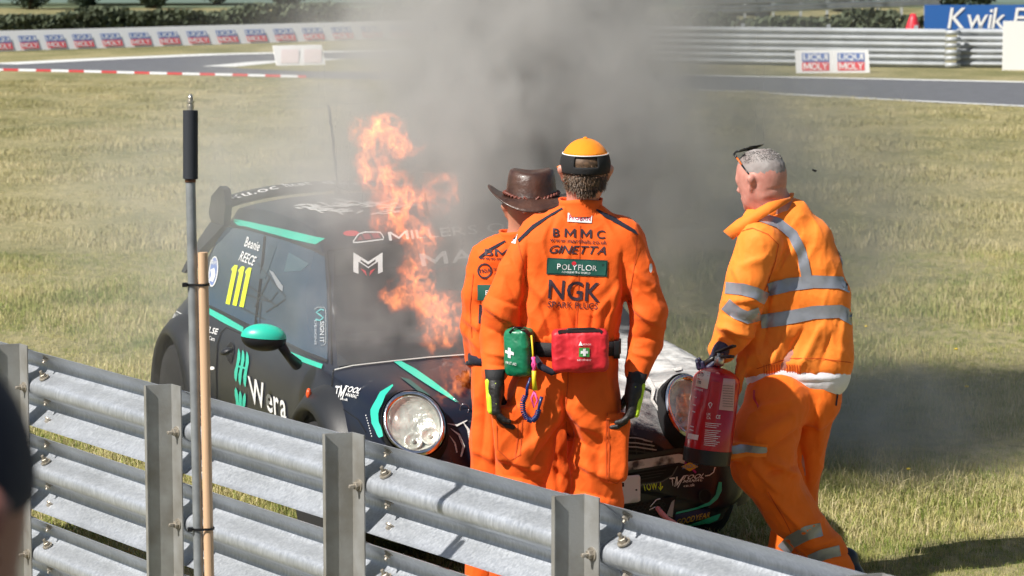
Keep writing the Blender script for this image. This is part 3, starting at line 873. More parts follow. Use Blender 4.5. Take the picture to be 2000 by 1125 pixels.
def head_prims(fd, c, s, yaw, tilt=(0, 0), neck_to=None, nr=.058):
    """skull, jaw, nose, brow, ears added to field fd; yaw: facing direction in degrees, 0 = away from the camera (+Y), positive = turned to image left"""
    f = Vector((-math.sin(R(yaw)), math.cos(R(yaw)), 0)); f = (f + Vector((0, 0, tilt[0]))).normalized()
    rt = f.cross(Vector((0, 0, 1))).normalized(); rt = (rt + Vector((0, 0, tilt[1]))).normalized(); u = rt.cross(f).normalized()
    c = Vector(c)
    def q(x, y, z): return c + rt * (x * s) + f * (y * s) + u * (z * s)
    fd.cap(q(0, -.018, .030), q(0, .018, .036), .082 * s, .079 * s, .03)
    fd.cap(q(0, -.02, -.005), q(0, .03, -.01), .072 * s, .068 * s, .03)
    fd.cap(q(0, .03, -.045), q(0, .055, -.085), .052 * s, .036 * s, .035)
    for e in (-1, 1):
        fd.cap(q(.03 * e, -.0, -.045), q(.035 * e, .04, -.075), .040 * s, .028 * s, .03)
        fd.cap(q(.02 * e, .083, .012), q(.045 * e, .072, .012), .012 * s, None, .02)            # brow
        fd.cap(q(.074 * e, -.004, .010), q(.090 * e, -.018, .016), .014 * s, .018 * s, .006)      # ear
        fd.cap(q(.092 * e, -.020, .010), q(.082 * e, -.008, -.026), .0125 * s, .009 * s, .006)
        fd.cap(q(.098 * e, -.004, .008), q(.094 * e, -.004, -.006), .007 * s, None, .004, op='s')
        fd.cap(q(.030 * e, .088, -.004), q(.033 * e, .088, -.004), .011 * s, None, .012, op='s')  # eye sockets
    fd.cap(q(0, .092, .002), q(0, .112, -.032), .010 * s, .013 * s, .012)                         # nose
    for e in (-1, 1): fd.cap(q(.009 * e, .100, -.036), q(.011 * e, .096, -.036), .009 * s, None, .008)
    fd.cap(q(-.018, .088, -.062), q(.018, .088, -.062), .008 * s, None, .012)                    # lips
    fd.cap(q(-.016, .086, -.072), q(.016, .086, -.072), .008 * s, None, .010)
    fd.cap(q(-.022, .102, -.067), q(.022, .102, -.067), .0025 * s, None, .003, op='s')
    fd.cap(q(0, .078, -.098), q(0, .08, -.100), .018 * s, None, .02)
    if neck_to is not None: fd.cap(q(0, -.012, -.045), neck_to, nr * s, nr * 1.12 * s, .03)
    return q
def eyes(q, s, parent):
    for e in (-1, 1):
        MB().ell(q(.031 * e, .079, -.004), (.0105 * s,) * 3, None, 12, 8).build('eye', M_eye, parent)
def fingers(fd, w, pts_list, rs):
    for pts, r in zip(pts_list, rs):
        for a, b in zip(pts, pts[1:]): fd.cap(a, b, r, r * .93, .004)
def hand(name, wrist, d, side, palm_n, m, parent, curl=.6, s=1.0, thumb_dir=1.0, vox=.0042, cuff=None):
    """gloved or bare hand: palm, four separate unequal fingers bending at two knuckles, thumb from the side of the palm.
    d = hand direction, side = towards the thumb, palm_n = where the palm faces"""
    d = Vector(d).normalized(); pn = Vector(palm_n); pn = (pn - d * pn.dot(d)).normalized(); sd = d.cross(pn)
    if sd.dot(Vector(side)) < 0: sd = -sd
    w = Vector(wrist)
    fd = Field([w, w + d * .2 * s, w + sd * .1, w - sd * .06, w + pn * .10], .04, vox)
    for k in (-.026, -.009, .009, .026):
        fd.cap(w + d * .02 * s + sd * k * .8 * s, w + d * .088 * s + sd * k * s, .0175 * s, .0150 * s, .014)
    fd.cap(w - d * .03, w + d * .03 * s, .028 * s, .027 * s, .02)
    tips = {}
    for i, (k, L_) in enumerate(((.030, .072), (.0105, .082), (-.0095, .076), (-.029, .058))):
        p = w + d * (.090 - .006 * abs(i - 1)) * s + sd * k * s; a = 0.25 * curl
        for seg, fr in enumerate((.44, .32, .24)):
            a += curl * (.55 if seg == 0 else .85)
            dd = (d * math.cos(a) + pn * math.sin(a)).normalized()
            n_ = p + dd * L_ * fr * s * 1.05
            fd.cap(p, n_, (.0098 - seg * .0006) * s, (.0094 - seg * .0008) * s, .0035); p = n_
    t0 = w + d * .028 * s + sd * .026 * s
    t1 = t0 + (d * .55 + sd * .62 + pn * .35).normalized() * .040 * s
    t2 = t1 + (d * .85 + sd * .15 * thumb_dir + pn * .45).normalized() * .032 * s
    t3 = t2 + (d * .85 - sd * .15 + pn * .5).normalized() * .026 * s
    fd.cap(t0, t1, .0165 * s, .013 * s, .01).cap(t1, t2, .0125 * s, .0115 * s, .004).cap(t2, t3, .0112 * s, .0098 * s, .004)
    V, Fa = fd.mesh(1)
    return obj(name, V, Fa, m, parent), (w, d, sd, pn)
def boot(p, fwd, parent, s=1.0):
    fwd = Vector(fwd).normalized(); p = Vector((p.x, p.y, 0))
    fd = Field([p - fwd * .15, p + fwd * .25, p + Vector((0, 0, .25))], .08, .008)
    fd.cap(p + Vector((0, 0, .11)), p + Vector((0, 0, .08)), .050 * s, .050 * s, .03)
    fd.cap(p - fwd * .04 + Vector((0, 0, .045)), p + fwd * .12 + Vector((0, 0, .045)), .043 * s, .047 * s, .03)
    fd.plane((0, 0, .004), (0, 0, -1))
    V, Fa = fd.mesh(1); V[:, 2] = np.maximum(V[:, 2], .004)
    return obj('boot', V, Fa, M_boot, parent)
def clothes(name, pts, prims, m, parent, strokes=(), vox=.0065, amp=.004, cuts=(), scale=(9, 9, 5), seed=1, boxes=(), smooth=2, ramp=1.0):
    fd = Field(pts, .15, vox)
    for pr in prims: fd.cap(*pr[:4], **(pr[4] if len(pr) > 4 else {}))
    for b in boxes: fd.box(*b[:2], **b[2])
    for c in cuts: fd.plane(*c)
    V, Fa = fd.mesh(smooth)
    V = folds(V, Fa, strokes, amp, scale, seed, ramp)
    o = obj(name, V, Fa, m, parent)
    return o, V, Fa
SQ = (1, .82, 1)

# ------------------------------------------------------------------ MARSHAL WITH THE CAP (centre)
Y1 = 10.6
def A1(x, y, dy=0.0): return P(x, y, Y1 + dy)
gz = G(1090, 1240)
m1 = thing('person', 'person in orange overalls and orange cap, back turned, red pouch on belt', 'person', (A1(1110, 900).x, Y1, 0))
hc = A1(1143, 337, -.005)
arm_l = [A1(1050, 472), A1(1012, 535, -.01), A1(982, 600, -.02), A1(974, 660, .0), A1(968, 724, -.07)]
arm_r = [A1(1222, 476), A1(1248, 545, -.02), A1(1266, 608, -.03), A1(1260, 668, .0), A1(1244, 728, -.05)]
leg_l = [A1(1050, 775), A1(1026, 880, .0), A1(1012, 980, -.02), A1(1002, 1100, .02), A1(998, 1195, .04)]
leg_r = [A1(1152, 775), A1(1162, 880, .03), A1(1166, 980, .01), A1(1172, 1100, .06), A1(1178, 1195, .08)]
# continuous body
fd = Field([hc + Vector((0, 0, .15)), arm_l[4], arm_r[4], leg_l[4], leg_r[4], arm_l[2], arm_r[2]], .12, .0066)
q1 = head_prims(fd, hc, 1.0, 2, (.05, 0), A1(1133, 420, .02), .056)
fd.cap(A1(1070, 455), A1(1205, 458), .062, None, .05); fd.cap(A1(1085, 530), A1(1175, 530), .085, None, .06); fd.cap(A1(1085, 640), A1(1160, 640), .085, None, .06)
fd.cap(A1(1060, 735), A1(1145, 735), .09, None, .06)
for ch, rr in ((arm_l, (.045, .045, .04, .036, .028)), (arm_r, (.045, .045, .04, .036, .028)), (leg_l, (.08, .075, .06, .055, .045)), (leg_r, (.08, .075, .06, .055, .045))):
    for i in range(4): fd.cap(ch[i], ch[i + 1], rr[i], rr[i + 1], .03)
V, Fa = fd.mesh(1)
b1 = obj('body', V, Fa, M_skin, m1)
eyes(q1, 1.0, b1)
for p_ in (leg_l[4], leg_r[4]): boot(p_ + Vector((0, -.02, 0)), (0, 1, 0), m1)

k5 = dict(k=.045)
def chain(ch, rr, k=.035, sq=(1, 1, 1)): return [(ch[i], ch[i + 1], rr[i], rr[i + 1], dict(k=k, sq=sq)) for i in range(len(ch) - 1)]
prims = [
    (A1(1108, 428), A1(1160, 428), .062, None, k5), (A1(1062, 458), A1(1208, 462), .080, None, k5),
    (A1(1052, 500), A1(1200, 502), .100, None, k5), (A1(1062, 555), A1(1178, 556), .104, None, k5),
    (A1(1070, 605), A1(1158, 606), .104, None, k5), (A1(1072, 640), A1(1154, 640), .100, None, k5)]
def arm(ch, rr, k0=.035, k1=.010): return [(ch[i], ch[i + 1], rr[i], rr[i + 1], dict(k=k0 if i == 0 else k1)) for i in range(len(ch) - 1)]
prims += arm(arm_l, (.078, .079, .077, .072, .050)) + arm(arm_r, (.075, .069, .069, .067, .048))
pts1 = [A1(930, 390), A1(1310, 390), A1(930, 760, .2), A1(1310, 760, -.1)]
st_up = [  # creases seen on the back and sleeves
    (1028, 480, 1022, 640, 9, -14), (1215, 500, 1226, 640, 9, -14), (1018, 560, 1040, 640, 9, 6), (1205, 555, 1185, 640, 9, 6),
    (1055, 590, 1075, 655, 7, -5), (1090, 600, 1098, 655, 6, -4), (1125, 612, 1125, 655, 6, -4), (1160, 600, 1152, 655, 6, -5), (1190, 590, 1178, 650, 7, -6),
    (1040, 560, 1090, 610, 10, 5), (1210, 560, 1165, 610, 10, 5),
    (950, 600, 1010, 640, 8, 7), (948, 640, 1005, 668, 7, -6), (958, 580, 1015, 600, 8, -5), (950, 690, 1000, 700, 6, 5), (955, 712, 995, 716, 5, -4),
    (1232, 600, 1290, 640, 8, 7), (1240, 560, 1280, 590, 7, -5), (1238, 660, 1285, 665, 8, -6), (1238, 690, 1280, 700, 7, 5), (1228, 520, 1270, 560, 8, 5),
    (1000, 500, 1030, 560, 9, 5), (985, 540, 1010, 590, 8, -4), (1100, 410, 1075, 470, 9, 3), (1172, 410, 1200, 470, 9, 3)]
ov1, V1, F1 = clothes('overall_top', pts1, prims, M_or, m1, st_up, vox=.0056, amp=.0055, cuts=[((0, 0, A1(0, 657).z), (0, 0, -1))] and [], seed=2, ramp=1.9)
B1 = bvh_of(V1, F1)
# trousers
prims = [(A1(1072, 690), A1(1158, 690), .094, None, k5), (A1(1060, 735), A1(1152, 735), .106, None, k5), (A1(1056, 780), A1(1150, 780), .108, None, k5)]
prims += chain(leg_l, (.112, .106, .096, .088, .082), .03) + chain(leg_r, (.110, .102, .094, .086, .080), .03)
st_dn = [(1100, 770, 1108, 880, 8, -16), (1108, 690, 1112, 780, 4, -4), (1100, 800, 1015, 890, 13, 9), (1096, 830, 1030, 920, 10, -7), (1110, 810, 1180, 850, 12, 8), (1110, 850, 1165, 880, 10, -6),
         (1000, 900, 1060, 925, 10, 8), (985, 930, 1070, 945, 9, -7), (1000, 960, 1060, 975, 9, 6), (1120, 900, 1200, 940, 10, 6), (1130, 960, 1200, 975, 9, -6),
         (1030, 720, 1000, 790, 10, 5), (1180, 720, 1200, 800, 10, 5), (1050, 740, 1090, 800, 12, 4), (1160, 740, 1125, 800, 12, 5), (1135, 830, 1160, 960, 13, 6), (1050, 800, 1040, 900, 9, 5)]
bx = [(A1(1000, 845, -.06), (.070, .055, .105), dict(r=.02, k=.018, M=Matrix.Rotation(R(-6), 3, 'Y'))), (A1(1200, 872, -.02), (.052, .07, .125), dict(r=.02, k=.018, M=Matrix.Rotation(R(3), 3, 'Y')))]
tr1, V2, F2 = clothes('overall_trousers', [A1(940, 640), A1(1260, 640), A1(940, 1220, .2), A1(1260, 1220, -.1)], prims, M_or, m1, st_dn, vox=.006, amp=.0038, seed=5, boxes=bx, ramp=2.2)
B2 = bvh_of(V2, F2)
# collar
def collar(name, c, rx, ry, h, m, parent, lean=.0, th=.006, open_at=None):
    mb = MB(); n = 36; V = []
    for j, (z, k) in enumerate(((0, 1.08), (.35, 1.0), (.75, .97), (1, 1.0))):
        for kk in (1, 1 - th / rx):
            for i in range(n):
                a = 2 * math.pi * i / n
                V.append(Vector(c) + Vector((rx * k * kk * math.cos(a), ry * k * kk * math.sin(a) + lean * z * h, z * h * (1 + .05 * math.sin(a * 3)))))
    Fc = []
    for j in range(3):
        for i in range(n):
            a = j * 2 * n + i; b = j * 2 * n + (i + 1) % n
            Fc += [(a, b, b + 2 * n, a + 2 * n), (a + n, a + 3 * n, b + 3 * n, b + n)]
    for i in range(n):
        a = 6 * n + i; b = 6 * n + (i + 1) % n; Fc.append((a, b, b + n, a + n))
    mb.add(V, Fc); return mb.build(name, m, parent)
collar('collar', A1(1134, 420, .005), .084, .074, .062, M_or, ov1, .01)
# seams, yoke and prints on the back
def seam(parent, pts, B, m=M_print, w=1.6, off=.0022, name='seam'):
    line(name, pts, w, B, m, parent, off, 10)
M_seam = mat('orange_seam', (.66, .085, .008), .8)
poly('shoulder_yoke', [(1012, 468), (1040, 440), (1076, 418), (1098, 406), (1100, 409), (1070, 427), (1040, 449), (1020, 468), (1014, 474)], B1, M_navy, ov1, .003)
poly('shoulder_yoke', [(1160, 406), (1200, 425), (1240, 450), (1246, 460), (1240, 457), (1205, 438), (1180, 424), (1162, 410)], B1, M_navy, ov1, .003)
seam(ov1, [(1133, 440), (1131, 520), (1128, 600), (1126, 640)], B1, M_seam)
seam(ov1, [(1244, 460), (1242, 500), (1232, 560), (1224, 600)], B1, M_seam)
seam(ov1, [(1012, 474), (1022, 520), (1030, 560)], B1, M_seam)
def w1(s, cx, cy, w, h, rot=2, bold=.03, m=M_print, shear=0, off=.003, B=None, par=None, space=1.0):
    return word(s, rectq(cx, cy, w, h, rot), B or B1, m, par or ov1, bold, shear, off, 7, space=space)
poly('patch', rectq(1132, 426, 48, 17, 3), B1, M_white2, ov1, .003)
w1('PROBAN', 1132, 426, 42, 10, 3, .03, mat('magenta_print', (.55, .02, .09), .6), off=.0045)
w1('BMMC', 1131, 456, 102, 17, 2.5, .03, space=1.5)
w1('www.marshals.co.uk', 1130, 471, 111, 8.5, 3, .018)
w1('GINETTA', 1128, 488, 110, 16, 1.5, .02, shear=.35)
poly('patch', rectq(1127, 522, 118, 32, 2.5), B1, mat('patch_edge', (.006, .05, .04), .7), ov1, .0028)
poly('patch', rectq(1127, 522, 113, 27, 2.5), B1, M_patch, ov1, .004)
w1('POLYFLOR', 1127, 522, 77, 11, 2.5, .03, M_white2, off=.0055)
w1('COVERING THE WORLD', 1125, 532, 56, 4, 2.5, .02, M_white2, off=.0055)
poly('red_rose', ring2(1121, 514, 4.5, 4, 12), B1, M_red, ov1, .0058, 4)
w1('NGK', 1122, 568, 102, 38, 4, .045)
w1('SPARK PLUGS', 1119, 596, 97, 12, 2.5, .022)
poly('sleeve_badge', ring2(1270, 524, 3, 9, 14), B1, M_boardw, ov1, .003, 5)
poly('sleeve_badge', rectq(1006, 466, 8, 20, 12), B1, M_boardw, ov1, .003, 5)
# trouser seams, pocket flaps
for s_ in ([(1110, 690), (1108, 760), (1104, 800)], [(1104, 800), (1108, 860)], [(1008, 792), (1012, 850), (1006, 896)], [(1186, 806), (1190, 870), (1188, 940)]):
    seam(tr1, s_, B2, M_seam, 2.2)
line('pocket_flap', [(980, 806), (1004, 815), (1024, 798)], 14, B2, M_or, tr1, .009)
line('pocket_flap', [(1184, 812), (1216, 816)], 13, B2, M_or, tr1, .009)
seam(tr1, [(970, 830), (972, 878), (996, 900), (1016, 888), (1020, 820)], B2, M_seam, 2)
seam(tr1, [(1184, 820), (1184, 935), (1204, 944), (1220, 930)], B2, M_seam, 2)
# elastic ruffle at the waist
mb = MB(); n = 150; V = []
cw = A1(1113, 655)
for z, k in ((-.016, 1.0), (-.005, 1.035), (.006, 1.035), (.018, .99)):
    for i in range(n):
        a = 2 * math.pi * i / n; rr = 1 + .028 * math.sin(i * 2 * math.pi / 4.3 + 1.3 * math.sin(i * .7))
        V.append(cw + Vector((.180 * k * rr * math.cos(a), .109 * k * rr * math.sin(a), z)))
Fc = [(j * n + i, j * n + (i + 1) % n, (j + 1) * n + (i + 1) % n, (j + 1) * n + i) for j in range(3) for i in range(n)]
mb.add(V, Fc).build('elastic_waist', M_or, ov1)
# belt
def hoop(name, c, rx, ry, h, m, parent, th=.005, tilt=0.0, n=64, dz=None):
    V = []
    for z in (-h / 2, h / 2):
        for k in (0, th):
            for i in range(n):
                a = 2 * math.pi * i / n
                V.append(Vector(c) + Vector(((rx + k) * math.cos(a), (ry + k) * math.sin(a), z + tilt * math.cos(a) + (dz(a) if dz else 0))))
    Fc = []
    for i in range(n):
        j = (i + 1) % n
        Fc += [(n + i, n + j, 3 * n + j, 3 * n + i), (i, 2 * n + i, 2 * n + j, j), (2 * n + i, 3 * n + i, 3 * n + j, 2 * n + j), (i, j, n + j, n + i)]
    return obj(name, V, Fc, m, parent)
belt = thing('webbing_belt', 'black webbing belt round the waist of the marshal in the orange cap', 'belt', A1(1116, 676))
hoop('strap', A1(1115, 676), .186, .118, .054, M_black, belt)
MB().box(A1(1204, 680, -.02), (.012, .05, .034)).build('buckle', M_tie, belt, bevel=.003)
# red pouch
def pouch(name, label, c, h, m, rot=0, yaw=0, parent_group=None):
    M = Matrix.Rotation(R(yaw), 3, 'Z') @ Matrix.Rotation(R(rot), 3, 'Y')
    t_ = thing(name, label, 'pouch', c)
    fd = Field([Vector(c) - Vector((.15, .1, .15)), Vector(c) + Vector((.15, .1, .15))], .02, .0042)
    fd.box(c, h, M, r=.022, k=.01)
    fd.cap(Vector(c) + M @ Vector((0, -.01, -h[2] * .35)), Vector(c) + M @ Vector((0, -.012, h[2] * .2)), h[1] * 1.02, h[1] * .9, .03)
    V, Fa = fd.mesh(2); V = folds(V, Fa, [], .0022, (22, 22, 18), 4)
    return t_, obj('bag', V, Fa, m, t_), bvh_of(V, Fa), M
c_ = A1(1133, 684, -.165)
rp, rb_, RB, Mx = pouch('first_aid_pouch', 'red first aid pouch with white cross badge on the belt, middle of the back', c_, (.106, .045, .079), M_rednyl, -1)
line('zip', [(1090, 650), (1098, 648), (1170, 646), (1176, 650)], 6, RB, M_tie, rb_, .003, 6)
MB().tube([P(1098, 650, c_.y - .02), P(1110, 643, c_.y - .02), P(1160, 642, c_.y - .02), P(1172, 648, c_.y - .02)], .0045, 8).build('zip_pull', M_tie, rb_)
poly('badge', rectq(1141, 688, 20, 18, 1), RB, mat('badge_green', (.05, .30, .06), .5), rb_, .002, 6)
A_ = [(1138.4, 681), (1143.6, 681), (1143.6, 685.4), (1148, 685.4), (1148, 690.6), (1143.6, 690.6), (1143.6, 695), (1138.4, 695), (1138.4, 690.6), (1134, 690.6), (1134, 685.4), (1138.4, 685.4)]
poly('cross', A_, RB, M_white2, rb_, .0035, 6)
poly('emblem', [(1130, 675), (1134, 667), (1138, 675)], RB, M_white2, rb_, .0035, 6)
w1('TECHNIQUE', 1146, 673, 16, 3.4, 0, .02, M_white2, B=RB, par=rb_)
w1('BLEED FIRST AID KIT', 1141, 703, 26, 3.2, 0, .02, M_white2, B=RB, par=rb_)
c2 = A1(1015, 687, -.10)
gp, gb_, GB, Mx = pouch('first_aid_pouch', 'green zipped pouch with a white cross hanging at the left hip', c2, (.052, .042, .090), M_green, -2, -28)
line('zip', [(1012, 640), (1026, 646), (1038, 660), (1042, 690), (1040, 722)], 7, GB, M_tie, gb_, .003, 6)
MB().tube([P(995, 650, c2.y - .03), P(1004, 640, c2.y - .03), P(1020, 640, c2.y - .03)], .004, 8).build('zip_pull', M_tie, gb_)
A_ = [(993, 679), (998, 680), (998, 686), (1004, 688), (1004, 694), (998, 692), (998, 700), (993, 698), (993, 691), (988, 689), (988, 683), (993, 685)]
poly('cross', A_, GB, M_white2, gb_, .003, 6)
word('FIRST AID', [(989, 705), (1009, 709), (1009, 714), (989, 710)], GB, M_white2, gb_, .03, 0, .003, 6)
# lanyard and coiled cord
lan = thing('lanyard', 'pink and yellow whistle lanyard with coiled blue cord hanging from the belt', 'lanyard', A1(1042, 700, -.16))
yl = Y1 - .165
def L_(x, y, d=0): return P(x, y, yl + d)
M_yel = mat('yellow_cord', (.80, .62, .02), .5); M_pk = mat('pink_cord', (.85, .08, .32), .5); M_bl = mat('blue_plastic', (.012, .03, .14), .3)
MB().tube([L_(1038, 655), L_(1041, 690), L_(1041, 700)], .0035, 8).build('clip_cord', M_yel, lan)
MB().tube([L_(1040, 697), L_(1045, 712), L_(1041, 728)], .006, 8).tube([L_(1044, 697), L_(1040, 712), L_(1044, 726)], .005, 8).build('pink_loop', M_pk, lan)
MB().tube([L_(1043, 724), L_(1043, 742), L_(1045, 762)], [.009, .008, .010], 10).build('whistle', M_yel, lan)
MB().tube([L_(1044, 764), L_(1038, 778), L_(1043, 796), L_(1050, 782), L_(1044, 766)], .0045, 8).build('pink_loop', M_pk, lan)
MB().tube([L_(1036, 738), L_(1030, 756), L_(1029, 772)], [.004, .006, .0065], 8).tube([L_(1058, 775), L_(1054, 790), L_(1050, 806)], [.0065, .006, .004], 8).build('cord_end', M_bl, lan)
V = []; nt = 26; path = [L_(1027, 772), L_(1021, 786), L_(1022, 804), L_(1030, 818), L_(1040, 822), L_(1048, 814), L_(1052, 800)]
def along(ps, t):
    t *= len(ps) - 1; i = min(int(t), len(ps) - 2); return ps[i].lerp(ps[i + 1], t - i), (ps[i + 1] - ps[i]).normalized()
co = []
for i in range(nt * 8 + 1):
    p, d = along(path, i / (nt * 8)); a = 2 * math.pi * i / 8; n1 = Vector((0, 1, 0)); n2 = d.cross(n1).normalized()
    co.append(p + (n1 * math.cos(a) + n2 * math.sin(a)) * .0085)
MB().tube(co, .0030, 6).build('coil', M_bl, lan)
MB().tube([A1(1044, 695, -.12), A1(1056, 716, -.14), A1(1078, 727, -.15), A1(1100, 722, -.14)], [.010, .014, .014, .010], 8).build('loose_strap', M_navy, belt)
# cuffs and gloves
hoop('cuff', A1(967, 731, -.07), .036, .034, .022, M_navy, ov1)
for (nm, w_, d_, sd_, pn_) in (('glove', A1(967, 744, -.10), Vector((.02, -.06, -1)), (-.3, 1, 0), (1, .05, 0)), ('glove', A1(1241, 750, -.07), Vector((-.16, -.04, -1)), (.3, 1, 0), (-1, .0, 0))):
    g, (w_, d, sd, pn) = hand(nm, w_, d_, sd_, pn_, M_glove, m1, .5, 1.26)
    o_ = MB().tube([w_ - d * .045, w_ - d * .005, w_ + d * .03], [.040, .036, .033], 18).build('gauntlet', M_black, g)
    fd = Field([w_, w_ + d * .14, w_ - pn * .05], .06, .0045)
    for k in (-.028, -.010, .008, .026): fd.cap(w_ + d * .060 + sd * k - pn * .022, w_ + d * .112 + sd * k * 1.15 - pn * .020, .0125, .0115, .002)
    fd.cap(w_ + d * .0 - pn * .026 - sd * .014, w_ + d * .058 - pn * .022 - sd * .018, .013, .014, .006)
    fd.cap(w_ + d * .01 - sd * .034, w_ + d * .085 - sd * .042, .010, .009, .004)
    V, Fa = fd.mesh(1); obj('knuckle_guard', V, Fa, M_neon, g)
# cap
M_cap = fabric('orange_cap_cloth', (1.0, .29, .012), .8)
def cap_shell(q, s, zfrom, rx, ry, rz, m, name, parent, z0=.028, a0=0, a1=360, nv=14, nu=48, th=.004, ztop=1.0, hole=None):
    V = []; 
    for i in range(nv + 1):
        ph = math.pi / 2 * i / nv * ztop + zfrom * (1 - i / nv)
        for j in range(nu):
            a = R(a0 + (a1 - a0) * j / nu)
            V.append(q(rx * math.cos(ph) * math.cos(a) if True else 0, -.002 + ry * math.cos(ph) * math.sin(a), z0 + rz * math.sin(ph)))
    Fc = []
    for i in range(nv):
        for j in range(nu):
            k = (j + 1) % nu
            if hole and hole(i / nv, 360 * (j + .5) / nu): continue
            Fc.append((i * nu + j, i * nu + k, (i + 1) * nu + k, (i + 1) * nu + j))
    o = obj(name, V, Fc, m, parent)
    sm = o.modifiers.new('s', 'SOLIDIFY'); sm.thickness = th; sm.offset = 1
    return o
cp = cap_shell(q1, 1, R(27), .090, .105, .098, M_cap, 'cap', m1, z0=.028, nv=12)
cb_ = cap_shell(q1, 1, R(-14), .0925, .1075, .100, M_navy, 'cap_band', cp, z0=.028, ztop=.30, nv=10, nu=90,
                hole=lambda i, a: (.35 < i < .85 and 240 < a < 296))
cb_.data.materials.clear(); cb_.data.materials.append(mat('black_cap_cloth', (.012, .012, .013), .85, bump=.2, bscale=300))
V = [];
for i in range(73):
    a = 2 * math.pi * i / 72; ph = math.pi / 2 * .30; V.append(q1(.0965 * math.cos(ph) * math.cos(a), -.002 + .1115 * math.cos(ph) * math.sin(a), .028 + .1005 * math.sin(ph)))
MB().tube(V, .0022, 6, False).build('piping', M_boardw, cp)
MB().ell(q1(0, -.002, .130), (.009, .009, .006)).build('button', M_cap, cp)
V = []
for i in range(13):                                                  # peak, on the far side of the head
    a = R(30 + 120 * i / 12)
    for k in (1.0, 1.3, 1.62): V.append(q1(.092 * math.cos(a) * (k if k < 1.1 else 1.0 + (k - 1) * .5), -.002 + .107 * math.sin(a) * k, .030 - (k - 1) * .03))
o_ = obj('peak', V, [(3 * i + j, 3 * i + j + 1, 3 * i + j + 4, 3 * i + j + 3) for i in range(12) for j in range(2)], M_cap, cp); o_.modifiers.new('s', 'SOLIDIFY').thickness = .004
# hair at the nape
def hair_shell(q, s, m, parent, n=2600, zlo=-.045, zhi=.05, L0=.012, seed=5, amax=118, r0=1.0, cover=None, w=.0016, droop=.9):
    r = random.Random(seed); V = []; Fc = []
    for _ in range(n):
        a = R(-90 + r.uniform(-amax, amax)); z = r.uniform(zlo, zhi)
        if cover and not cover(math.degrees(a) + 90, z): continue
        rr = math.sqrt(max(.02, 1 - ((z - .033) / .088) ** 2)) if z > .033 else 1 - max(0, -(z + .01)) * 3.2
        p = q(.0805 * rr * math.cos(a) * r0, -.002 + .096 * rr * math.sin(a) * r0, z)
        o = q(0, 0, z); nrm = (p - o).normalized(); dn = Vector((0, 0, -1))
        t = (dn * droop + nrm * .4 + Vector((r.gauss(0, .25), r.gauss(0, .25), r.gauss(0, .2)))).normalized()
        sd = t.cross(nrm).normalized() * w; L1 = L0 * r.uniform(.6, 1.4); k = len(V)
        V += [p - sd, p + sd, p + t * L1 * .6 + nrm * .002 + sd * .8, p + t * L1 * .6 + nrm * .002 - sd * .8, p + t * L1]
        Fc += [(k, k + 1, k + 2, k + 3), (k + 3, k + 2, k + 4)]
    return obj('hair', V, Fc, m, parent)
M_hair = mat('brown_hair', (.15, .085, .045), .55, nscale=90, col2=(.06, .035, .02))
M_grey = mat('grey_hair', (.36, .345, .335), .6, nscale=30, col2=(.26, .24, .23))
fd = Field([q1(0, 0, 0)], .14, .006); fd.cap(q1(0, -.028, .030), q1(0, -.036, -.012), .0795, .066, .03); fd.cap(q1(0, -.03, -.03), q1(0, -.028, -.052), .060, .050, .02)
V, Fa = fd.mesh(1); hb_ = obj('hair', V, Fa, M_hair, b1)
hair_shell(q1, 1, M_hair, hb_, 4200, -.075, .05, .018, cover=lambda a, z: z > -.055 - (.02 if abs(a) < 30 else 0) and abs(a) < 88, r0=.985)
# ------------------------------------------------------------------ MARSHAL WITH THE LEATHER HAT
Y2 = 10.98
def A2(x, y, dy=0.0): return P(x, y, Y2 + dy)
m2 = thing('person', 'person in orange overalls and brown leather brimmed hat, partly hidden by the capped one', 'person', (A2(1000, 900).x, Y2, 0))
hc2 = A2(1032, 410, .0)
a2l = [A2(952, 512), A2(938, 580, .01), A2(932, 640, .04), A2(934, 700, .10)]
a2r = [A2(1110, 512), A2(1125, 580), A2(1130, 640, .1), A2(1110, 690, .2)]
l2l = [A2(975, 750), A2(965, 860), A2(960, 950), A2(948, 1060), A2(942, 1150)]
l2r = [A2(1060, 750), A2(1075, 860), A2(1084, 950), A2(1084, 1060), A2(1084, 1150)]
fd = Field([hc2 + Vector((0, 0, .15)), a2l[3], a2r[3], l2l[4], l2r[4]], .14, .0075)
q2 = head_prims(fd, hc2, 1.0, 0, (-.05, 0), A2(1018, 470, .0), .058)
fd.cap(A2(965, 505), A2(1085, 505), .06, None, .05); fd.cap(A2(975, 580), A2(1070, 580), .09, None, .06); fd.cap(A2(985, 690), A2(1050, 690), .09, None, .06)
for ch, rr in ((a2l, (.045, .045, .04, .03)), (a2r, (.045, .045, .04, .03)), (l2l, (.08, .075, .06, .055, .045)), (l2r, (.08, .075, .06, .055, .045))):
    for i in range(len(ch) - 1): fd.cap(ch[i], ch[i + 1], rr[i], rr[i + 1], .03)
V, Fa = fd.mesh(1); b2 = obj('body', V, Fa, M_skin2, m2); eyes(q2, 1, b2)
for p_ in (l2l[4], l2r[4]): boot(p_, (0, 1, 0), m2)
prims = [(A2(985, 492), A2(1060, 492), .07, None, k5), (A2(965, 515), A2(1085, 515), .088, None, k5), (A2(962, 570), A2(1084, 570), .104, None, k5), (A2(965, 630), A2(1078, 630), .104, None, k5), (A2(968, 680), A2(1070, 680), .102, None, k5)]
prims += arm(a2l, (.074, .066, .062, .05), k1=.02) + arm(a2r, (.074, .066, .062, .05), k1=.02)
st = [(930, 560, 950, 690, 8, -10), (905, 620, 945, 650, 8, 6), (908, 650, 945, 690, 8, 6), (960, 640, 985, 700, 8, 6), (945, 540, 990, 560, 9, 5), (925, 590, 960, 620, 8, -6)]
